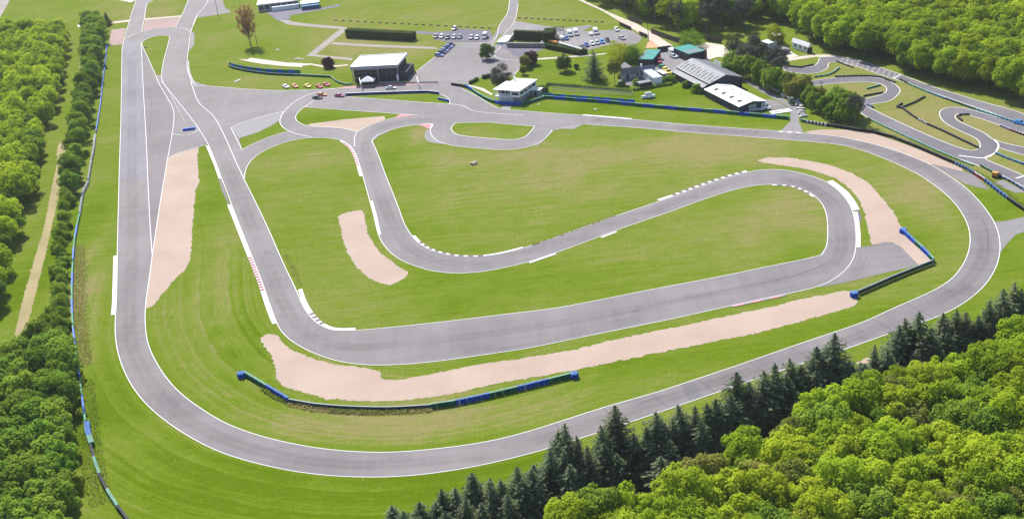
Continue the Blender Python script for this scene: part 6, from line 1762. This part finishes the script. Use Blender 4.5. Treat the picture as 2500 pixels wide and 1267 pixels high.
# ---------------------------------------------------------------- thin summer haze over the whole site
hz = MB().box(-7000, 7000, -2500, 8500, -1.0, 153.0).build('haze', [])
hm = bpy.data.materials.new('haze'); hm.use_nodes = True
hn = hm.node_tree; hn.nodes.clear()
ho = hn.nodes.new('ShaderNodeOutputMaterial'); hv = hn.nodes.new('ShaderNodeVolumePrincipled')
hv.inputs['Color'].default_value = (.86, .91, 1.0, 1); hv.inputs['Density'].default_value = .00005; hv.inputs['Anisotropy'].default_value = .3
hn.links.new(hv.outputs[0], ho.inputs['Volume'])
hz.data.materials.append(hm); tag(hz, None, None, None, 'stuff')
# ================================================================== vehicles
def paint(name, c, rough=.25):
    m, nt, b, out = new_mat(name)
    f = noise(nt, coords(nt, None, True), 1.2, 3)
    nt.links.new(mix(nt, ramp(nt, f, .3, .7), tuple(x * .9 for x in c), c), b.inputs['Base Color'])
    b.inputs['Roughness'].default_value = rough
    b.inputs['Coat Weight'].default_value = .5
    b.inputs['Coat Roughness'].default_value = .08
    return m
PC = {k: paint('car_paint_' + k, c) for k, c in dict(white=(.80, .80, .80), orange=(.80, .26, .08), yellow=(.80, .62, .06), red=(.55, .03, .05), magenta=(.34, .03, .12), black=(.02, .022, .03), blue=(.03, .08, .42), navy=(.03, .04, .16),
                                                     silver=(.50, .52, .55), grey=(.16, .17, .19), green=(.02, .25, .13), sky=(.05, .30, .70), lightblue=(.25, .30, .62)).items()}
M['tyre'] = mat('tyre_rubber', (.022, .022, .025), .85)
M['rim'] = mat('wheel_rim', (.45, .46, .48), .35, .8)
M['lamp'] = mat('headlight_glass', (.70, .72, .74), .15)
M['tail'] = mat('tail_light', (.35, .02, .02), .3)

def loft(secs, close=True):
    """secs: list of (x, [(y, z), ...]) with equal point counts"""
    n = len(secs[0][1]); V, F = [], []
    for x, pts in secs: V += [(x, y, z) for y, z in pts]
    for k in range(len(secs) - 1):
        for i in range(n): F.append((k * n + i, k * n + (i + 1) % n, (k + 1) * n + (i + 1) % n, (k + 1) * n + i))
    F.append(tuple(range(n - 1, -1, -1))); F.append(tuple((len(secs) - 1) * n + i for i in range(n)))
    return V, F
def body_sec(w, z0, z1, sh=.06):
    return [(-w, z0), (w, z0), (w, z0 + (z1 - z0) * .55), (w - sh, z1), (-w + sh, z1), (-w, z0 + (z1 - z0) * .55)]
CARS = {}
def car_meshes(kind):
    if kind in CARS: return CARS[kind]
    if kind == 'coupe':
        L, bs = 4.4, [(-2.2, .70, .35, .62), (-2.1, .84, .25, .82), (-1.3, .92, .22, .92), (-.3, .93, .2, .84), (.7, .92, .2, .80), (1.5, .90, .22, .70), (2.0, .80, .25, .58), (2.2, .62, .32, .48)]
        cab = [(-1.75, .62, .80, .86), (-.95, .60, .82, 1.16), (-.1, .60, .82, 1.22), (.35, .60, .80, 1.16), (1.05, .66, .76, .80)]
        roof = [(-1.0, .60, 1.10, 1.19), (-.1, .60, 1.16, 1.25), (.3, .58, 1.12, 1.19)]; wz, wx = .32, (-1.35, 1.35)
    elif kind == 'hatch':
        L, bs = 4.1, [(-2.05, .74, .35, .80), (-1.95, .84, .25, .95), (-1.0, .88, .22, .98), (.5, .88, .2, .94), (1.3, .86, .22, .88), (1.85, .80, .25, .74), (2.05, .64, .32, .60)]
        cab = [(-1.95, .66, .92, 1.10), (-1.6, .64, .94, 1.42), (-.4, .64, .94, 1.50), (.3, .62, .93, 1.44), (1.15, .70, .88, .92)]
        roof = [(-1.7, .62, 1.36, 1.45), (-.4, .63, 1.44, 1.53), (.25, .60, 1.38, 1.47)]; wz, wx = .32, (-1.25, 1.3)
    elif kind == 'van':
        L, bs = 5.4, [(-2.7, .90, .35, 2.1), (-2.6, .96, .28, 2.32), (.8, .96, .28, 2.34), (1.3, .95, .28, 2.0), (1.75, .93, .28, 1.20), (2.4, .90, .3, 1.02), (2.7, .78, .38, .80)]
        cab = [(.95, .90, 1.35, 2.2), (1.32, .89, 1.25, 1.96), (1.78, .86, 1.18, 1.24)]
        roof = None; wz, wx = .36, (-1.7, 1.75)
    else:   # pickup
        L, bs = 5.0, [(-2.5, .84, .45, 1.0), (-2.4, .90, .38, 1.05), (-.3, .92, .36, 1.05), (1.0, .92, .36, 1.06), (2.2, .88, .38, .98), (2.5, .78, .45, .8)]
        cab = [(-.75, .72, 1.0, 1.5), (-.5, .70, 1.02, 1.72), (.5, .70, 1.02, 1.74), (1.15, .78, 1.0, 1.06)]
        roof = [(-.6, .68, 1.66, 1.76), (.0, .69, 1.70, 1.80), (.5, .68, 1.68, 1.77)]; wz, wx = .38, (-1.5, 1.55)
    V, F = loft([(x, body_sec(w, z0, z1)) for x, w, z0, z1 in bs]); b = MB(); b.add(V, F)
    V, F = loft([(x, [(-w, z0), (w, z0), (w * .9, z1), (-w * .9, z1)]) for x, w, z0, z1 in cab]); c = MB(); c.add(V, F)
    if kind == 'van':
        c = MB(); c.add([(1.06, -.80, 2.06), (1.06, .80, 2.06), (1.74, .84, 1.26), (1.74, -.84, 1.26), (1.13, -.80, 2.08), (1.13, .80, 2.08), (1.81, .84, 1.28), (1.81, -.84, 1.28)],
                        [(4, 7, 6, 5), (0, 1, 2, 3), (0, 4, 5, 1), (2, 6, 7, 3), (1, 5, 6, 2), (3, 7, 4, 0)])
        for s in (-1, 1): c.box(.5, 1.25, s * .965 - .015, s * .965 + .015, 1.3, 1.85)
    r_ = None
    if roof:
        V, F = loft([(x, [(-w, z0), (w, z0), (w * .86, z1), (-w * .86, z1)]) for x, w, z0, z1 in roof]); r_ = MB(); r_.add(V, F)
    wh = MB().tube((0, -.11, 0), (0, .11, 0), wz, wz, 12); rim = MB().tube((0, -.125, 0), (0, .125, 0), wz * .6, wz * .6, 8)
    CARS[kind] = dict(L=L, b=b.mesh('body', PC['white']), c=c.mesh('glazing', M['dark_glass']), r=r_.mesh('roof', PC['white']) if r_ else None, w=wh.mesh('wheel', M['tyre']), rim=rim.mesh('rim', M['rim']), wz=wz, wx=wx,
                      hl=MB().box(-.06, .08, -.16, .16, -.05, .06).mesh('headlight', M['lamp']), tl=MB().box(-.05, .05, -.16, .16, -.05, .06).mesh('tail_light', M['tail']), nose=bs[-2], rear=bs[0])
    return CARS[kind]
PM = {}
def painted(me, col):
    if (me.name, col) not in PM:
        m2 = me.copy(); m2.materials.clear(); m2.materials.append(PC[col]); PM[(me.name, col)] = m2
    return PM[(me.name, col)]
def car(px, py, hx, hy, kind, col, label, cat_='car', group=None, spoiler=False, name=None):
    """vehicle centred on a surveyed ground point; nose towards pixel direction (hx, hy)"""
    x, y = g(px, py); x2, y2 = g(px + hx, py + hy)
    t = empty(name or {'van': 'van', 'pickup': 'pickup_truck'}.get(kind, 'parked_car' if group else 'car'), (x, y, .04), math.atan2(y2 - y, x2 - x), label, cat_, group)
    d = car_meshes(kind)
    link_mesh('body', painted(d['b'], col), t); link_mesh('glazing', d['c'], t)
    if d['r']: link_mesh('roof', painted(d['r'], col), t)
    for wx in d['wx']:
        for s in (-1, 1):
            w = link_mesh('wheel', d['w'], t, (wx, s * .82, d['wz'])); link_mesh('rim', d['rim'], w)
    for s in (-1, 1):
        link_mesh('headlight', d['hl'], t, (d['nose'][0] + .1, s * (d['nose'][1] - .22), d['nose'][3] - .08)); link_mesh('tail_light', d['tl'], t, (d['rear'][0] + .02, s * (d['rear'][1] - .2), d['rear'][3] - .1))
    if spoiler: MB().box(-2.1, -1.8, -.75, .75, 1.05, 1.1).box(-2.0, -1.9, -.6, -.5, .8, 1.05).box(-2.0, -1.9, .5, .6, .8, 1.05).build('spoiler', PC['black'], t)
    return t
# display cars on the grass
for px, py, c, lb in ((698, 214, 'white', 'white sports car, leftmost of the five on the grass'), (720, 213, 'orange', 'orange sports car on the grass'), (751, 213, 'yellow', 'yellow sports car on the grass'),
                      (780, 214, 'red', 'red sports car next to the yellow one on the grass'), (797, 209, 'red', 'red sports car, rightmost on the grass')):
    car(px, py, 12, 6, 'coupe', c, lb, name='sports_car')
car(786, 234, 10, .4, 'coupe', 'orange', 'orange race car queuing at the pit entry', name='race_car', spoiler=True)
car(775.5, 241.5, 10, .8, 'coupe', 'black', 'black open race car queuing beside the orange one', name='race_car', spoiler=True)
car(829.5, 236.5, 10, .6, 'coupe', 'magenta', 'dark magenta race car at the end of the pit wall', name='race_car', spoiler=True)
car(955, 217.5, 10, -.2, 'coupe', 'white', 'white race car in the pit lane', name='race_car')
# paddock
for i, (px, py, c) in enumerate(((1072.5, 138, 'lightblue'), (1080, 131.5, 'navy'), (1086, 126.5, 'lightblue'), (1091, 121.5, 'navy'), (1096, 117, 'lightblue'), (1101, 112.5, 'black'))):
    car(px, py, 10, .9, 'hatch', c, ['pale blue car nearest the camera in the slanted paddock row', 'dark blue car second from the front in the slanted paddock row', 'pale blue car third from the front in the slanted paddock row', 'dark blue car fourth from the front in the slanted paddock row',
                                     'pale blue car fifth from the front in the slanted paddock row', 'black car at the back of the slanted paddock row'][i], group='cars in the slanted paddock row')
ordn = ['leftmost', 'second from the left', 'third from the left', 'fourth from the left', 'fifth from the left', 'sixth from the left', 'seventh from the left']
for i, (px, py, c) in enumerate(((1064, 92.5, 'grey'), (1078.5, 92.5, 'white'), (1093, 95, 'black'), (1108.5, 94, 'silver'), (1122.5, 93.5, 'grey'), (1150.5, 95, 'silver'), (1164.5, 95.5, 'white'))):
    car(px, py, -5, 8, 'hatch', c, f'{ {"grey": "dark grey"}.get(c, c) } car, {ordn[i]} in the upper car park row', group='cars in the upper car park row')
car(1184, 93.5, -5, 8, 'van', 'silver', 'silver minivan at the right end of the upper car park row', 'van')
car(1109.5, 73, -9, 7, 'hatch', 'white', 'white car parked alone behind the upper car park row')
# east car park
car(1391.5, 88, 8, 11, 'van', 'white', 'white panel van, left of the pair in the east car park', 'van')
car(1406, 85, 8, 11, 'van', 'white', 'white panel van, right of the pair in the east car park', 'van')
car(1454.5, 83, 6, 11, 'van', 'white', 'white van standing apart beside the trailer', 'van')
car(1383.5, 97, 4, 10, 'hatch', 'blue', 'small blue car beside the white panel vans')
for i, (px, py, c, lb) in enumerate(((1421, 118, 'grey', 'dark grey car, leftmost of the lower car park row'), (1432, 113.5, 'blue', 'deep blue car, second in the lower car park row'), (1446, 110, 'white', 'white car, third in the lower car park row'), (1458, 108, 'silver', 'silver car, fourth in the lower car park row'),
                                     (1470, 105.5, 'sky', 'bright blue car, fifth in the lower car park row'), (1483.5, 101.5, 'black', 'black car, rightmost of the lower car park row'))):
    car(px, py, 9, 9, 'hatch', c, lb, group='cars in the lower car park row')
car(1506, 75.5, 8, 7, 'hatch', 'white', 'white car by the slatted gate')
car(1519, 96.5, 8, 3, 'hatch', 'silver', 'silver car turning out of the car park')
# yard
car(1642, 134, 8, 5, 'van', 'white', 'white van by the larger green roofed shed', 'van')
car(1644, 141.5, 9, 4, 'hatch', 'silver', 'silver car parked beside the yard van')
car(1655, 139, 6, 8, 'hatch', 'white', 'small white car half under the green shed roof')
car(1609, 153.5, 5, 8, 'pickup', 'red', 'red pickup truck in the yard', 'pickup')
car(1619, 168, 9, 2, 'hatch', 'green', 'green car beside the annexe')
car(1626, 174, 9, 5, 'hatch', 'yellow', 'yellow car behind the annexe')
car(1632, 180.5, 7, 6, 'pickup', 'yellow', 'yellow pickup behind the annexe', 'pickup')
car(1863.5, 266, 9, 1.5, 'van', 'white', 'white van parked in front of the white roofed warehouse', 'van')
car(2490, 303, 9, 2, 'coupe', 'sky', 'bright blue car on the kart track', name='race_car')
# trailers, orange machines, boats-like covers in the car park corner
M['orange_box'] = mat('orange_machine', (.60, .26, .07), .6, var=.15)
M['tan'] = mat('tan_cover', (.62, .46, .30), .7, var=.12)
def trailer(px, py, hx, hy, L, w, h, m, label, cat_='trailer', name='trailer'):
    x, y = g(px, py); x2, y2 = g(px + hx, py + hy)
    t = empty(name, (x, y, 0), math.atan2(y2 - y, x2 - x), label, cat_)
    V, F = loft([(-L / 2, [(-w / 2, .45), (w / 2, .45), (w / 2 * .9, .45 + h), (-w / 2 * .9, .45 + h)]), (L / 2 * .8, [(-w / 2, .45), (w / 2, .45), (w / 2 * .9, .45 + h), (-w / 2 * .9, .45 + h)]), (L / 2, [(-w / 2 * .7, .5), (w / 2 * .7, .5), (w / 2 * .6, .45 + h * .6), (-w / 2 * .6, .45 + h * .6)])])
    mesh_obj('body', V, F, M[m], t)
    for s in (-1, 1): MB().tube((0, s * w / 2 - .08, .3), (0, s * w / 2 + .08, .3), .3, .3, 10).build('wheel', M['tyre'], t)
    MB().tube((L / 2 - .05, 0, .5), (L / 2 + .9, 0, .45), .05).build('drawbar', M['steel'], t)
    return t
trailer(1443, 86, 7, 8, 3.6, 1.5, .5, 'tyre_white', 'low white trailer left of the lone van')
trailer(1372, 97, 7, 10, 4.5, 1.6, 1.0, 'tyre_white', 'white trailer beside the small blue car')
trailer(1357, 97, 9, 4, 2.6, 1.9, 1.5, 'tan', 'tan covered trailer by the square hedge')
trailer(1347, 106, 9, 2, 2.4, 1.4, .9, 'orange_box', 'orange trailer, left of the pair by the hedge')
trailer(1357, 109, 9, 2, 2.6, 1.4, .9, 'orange_box', 'orange trailer, right of the pair by the hedge')
for i in range(6):
    px, py = 1370 + i * 9, 110 + i * 2.6
    trailer(px, py, 10, 3.4, 3.6, 1.0, .45, 'tyre_white', f'low white kart trailer, number {["one", "two", "three", "four", "five", "six"][i]} from the left in the row by the hedge')
# orange machine on the kart track
x, y = g(2432, 433)
t = empty('utility_vehicle', (x, y, 0), -.6, 'small orange utility vehicle beside the kart track', 'utility vehicle')
MB().box(-1.1, .5, -.75, .75, .5, 1.6).build('cargo_box', M['orange_box'], t); MB().box(.55, 1.3, -.7, .7, .45, 1.15).build('cab', M['dark_wall'], t)
for sx in (-.75, .9):
    for s in (-1, 1): MB().tube((sx, s * .62, .32), (sx, s * .82, .32), .32, .32, 10).build('wheel', M['tyre'], t)
trailer(1852, 271, 10, -1, 4.4, 1.6, .4, 'tyre_white', 'flat white trailer beside the warehouse van')
car(1965, 119, 9, 4, 'van', 'white', 'white van beside the kart pavilion', 'van')
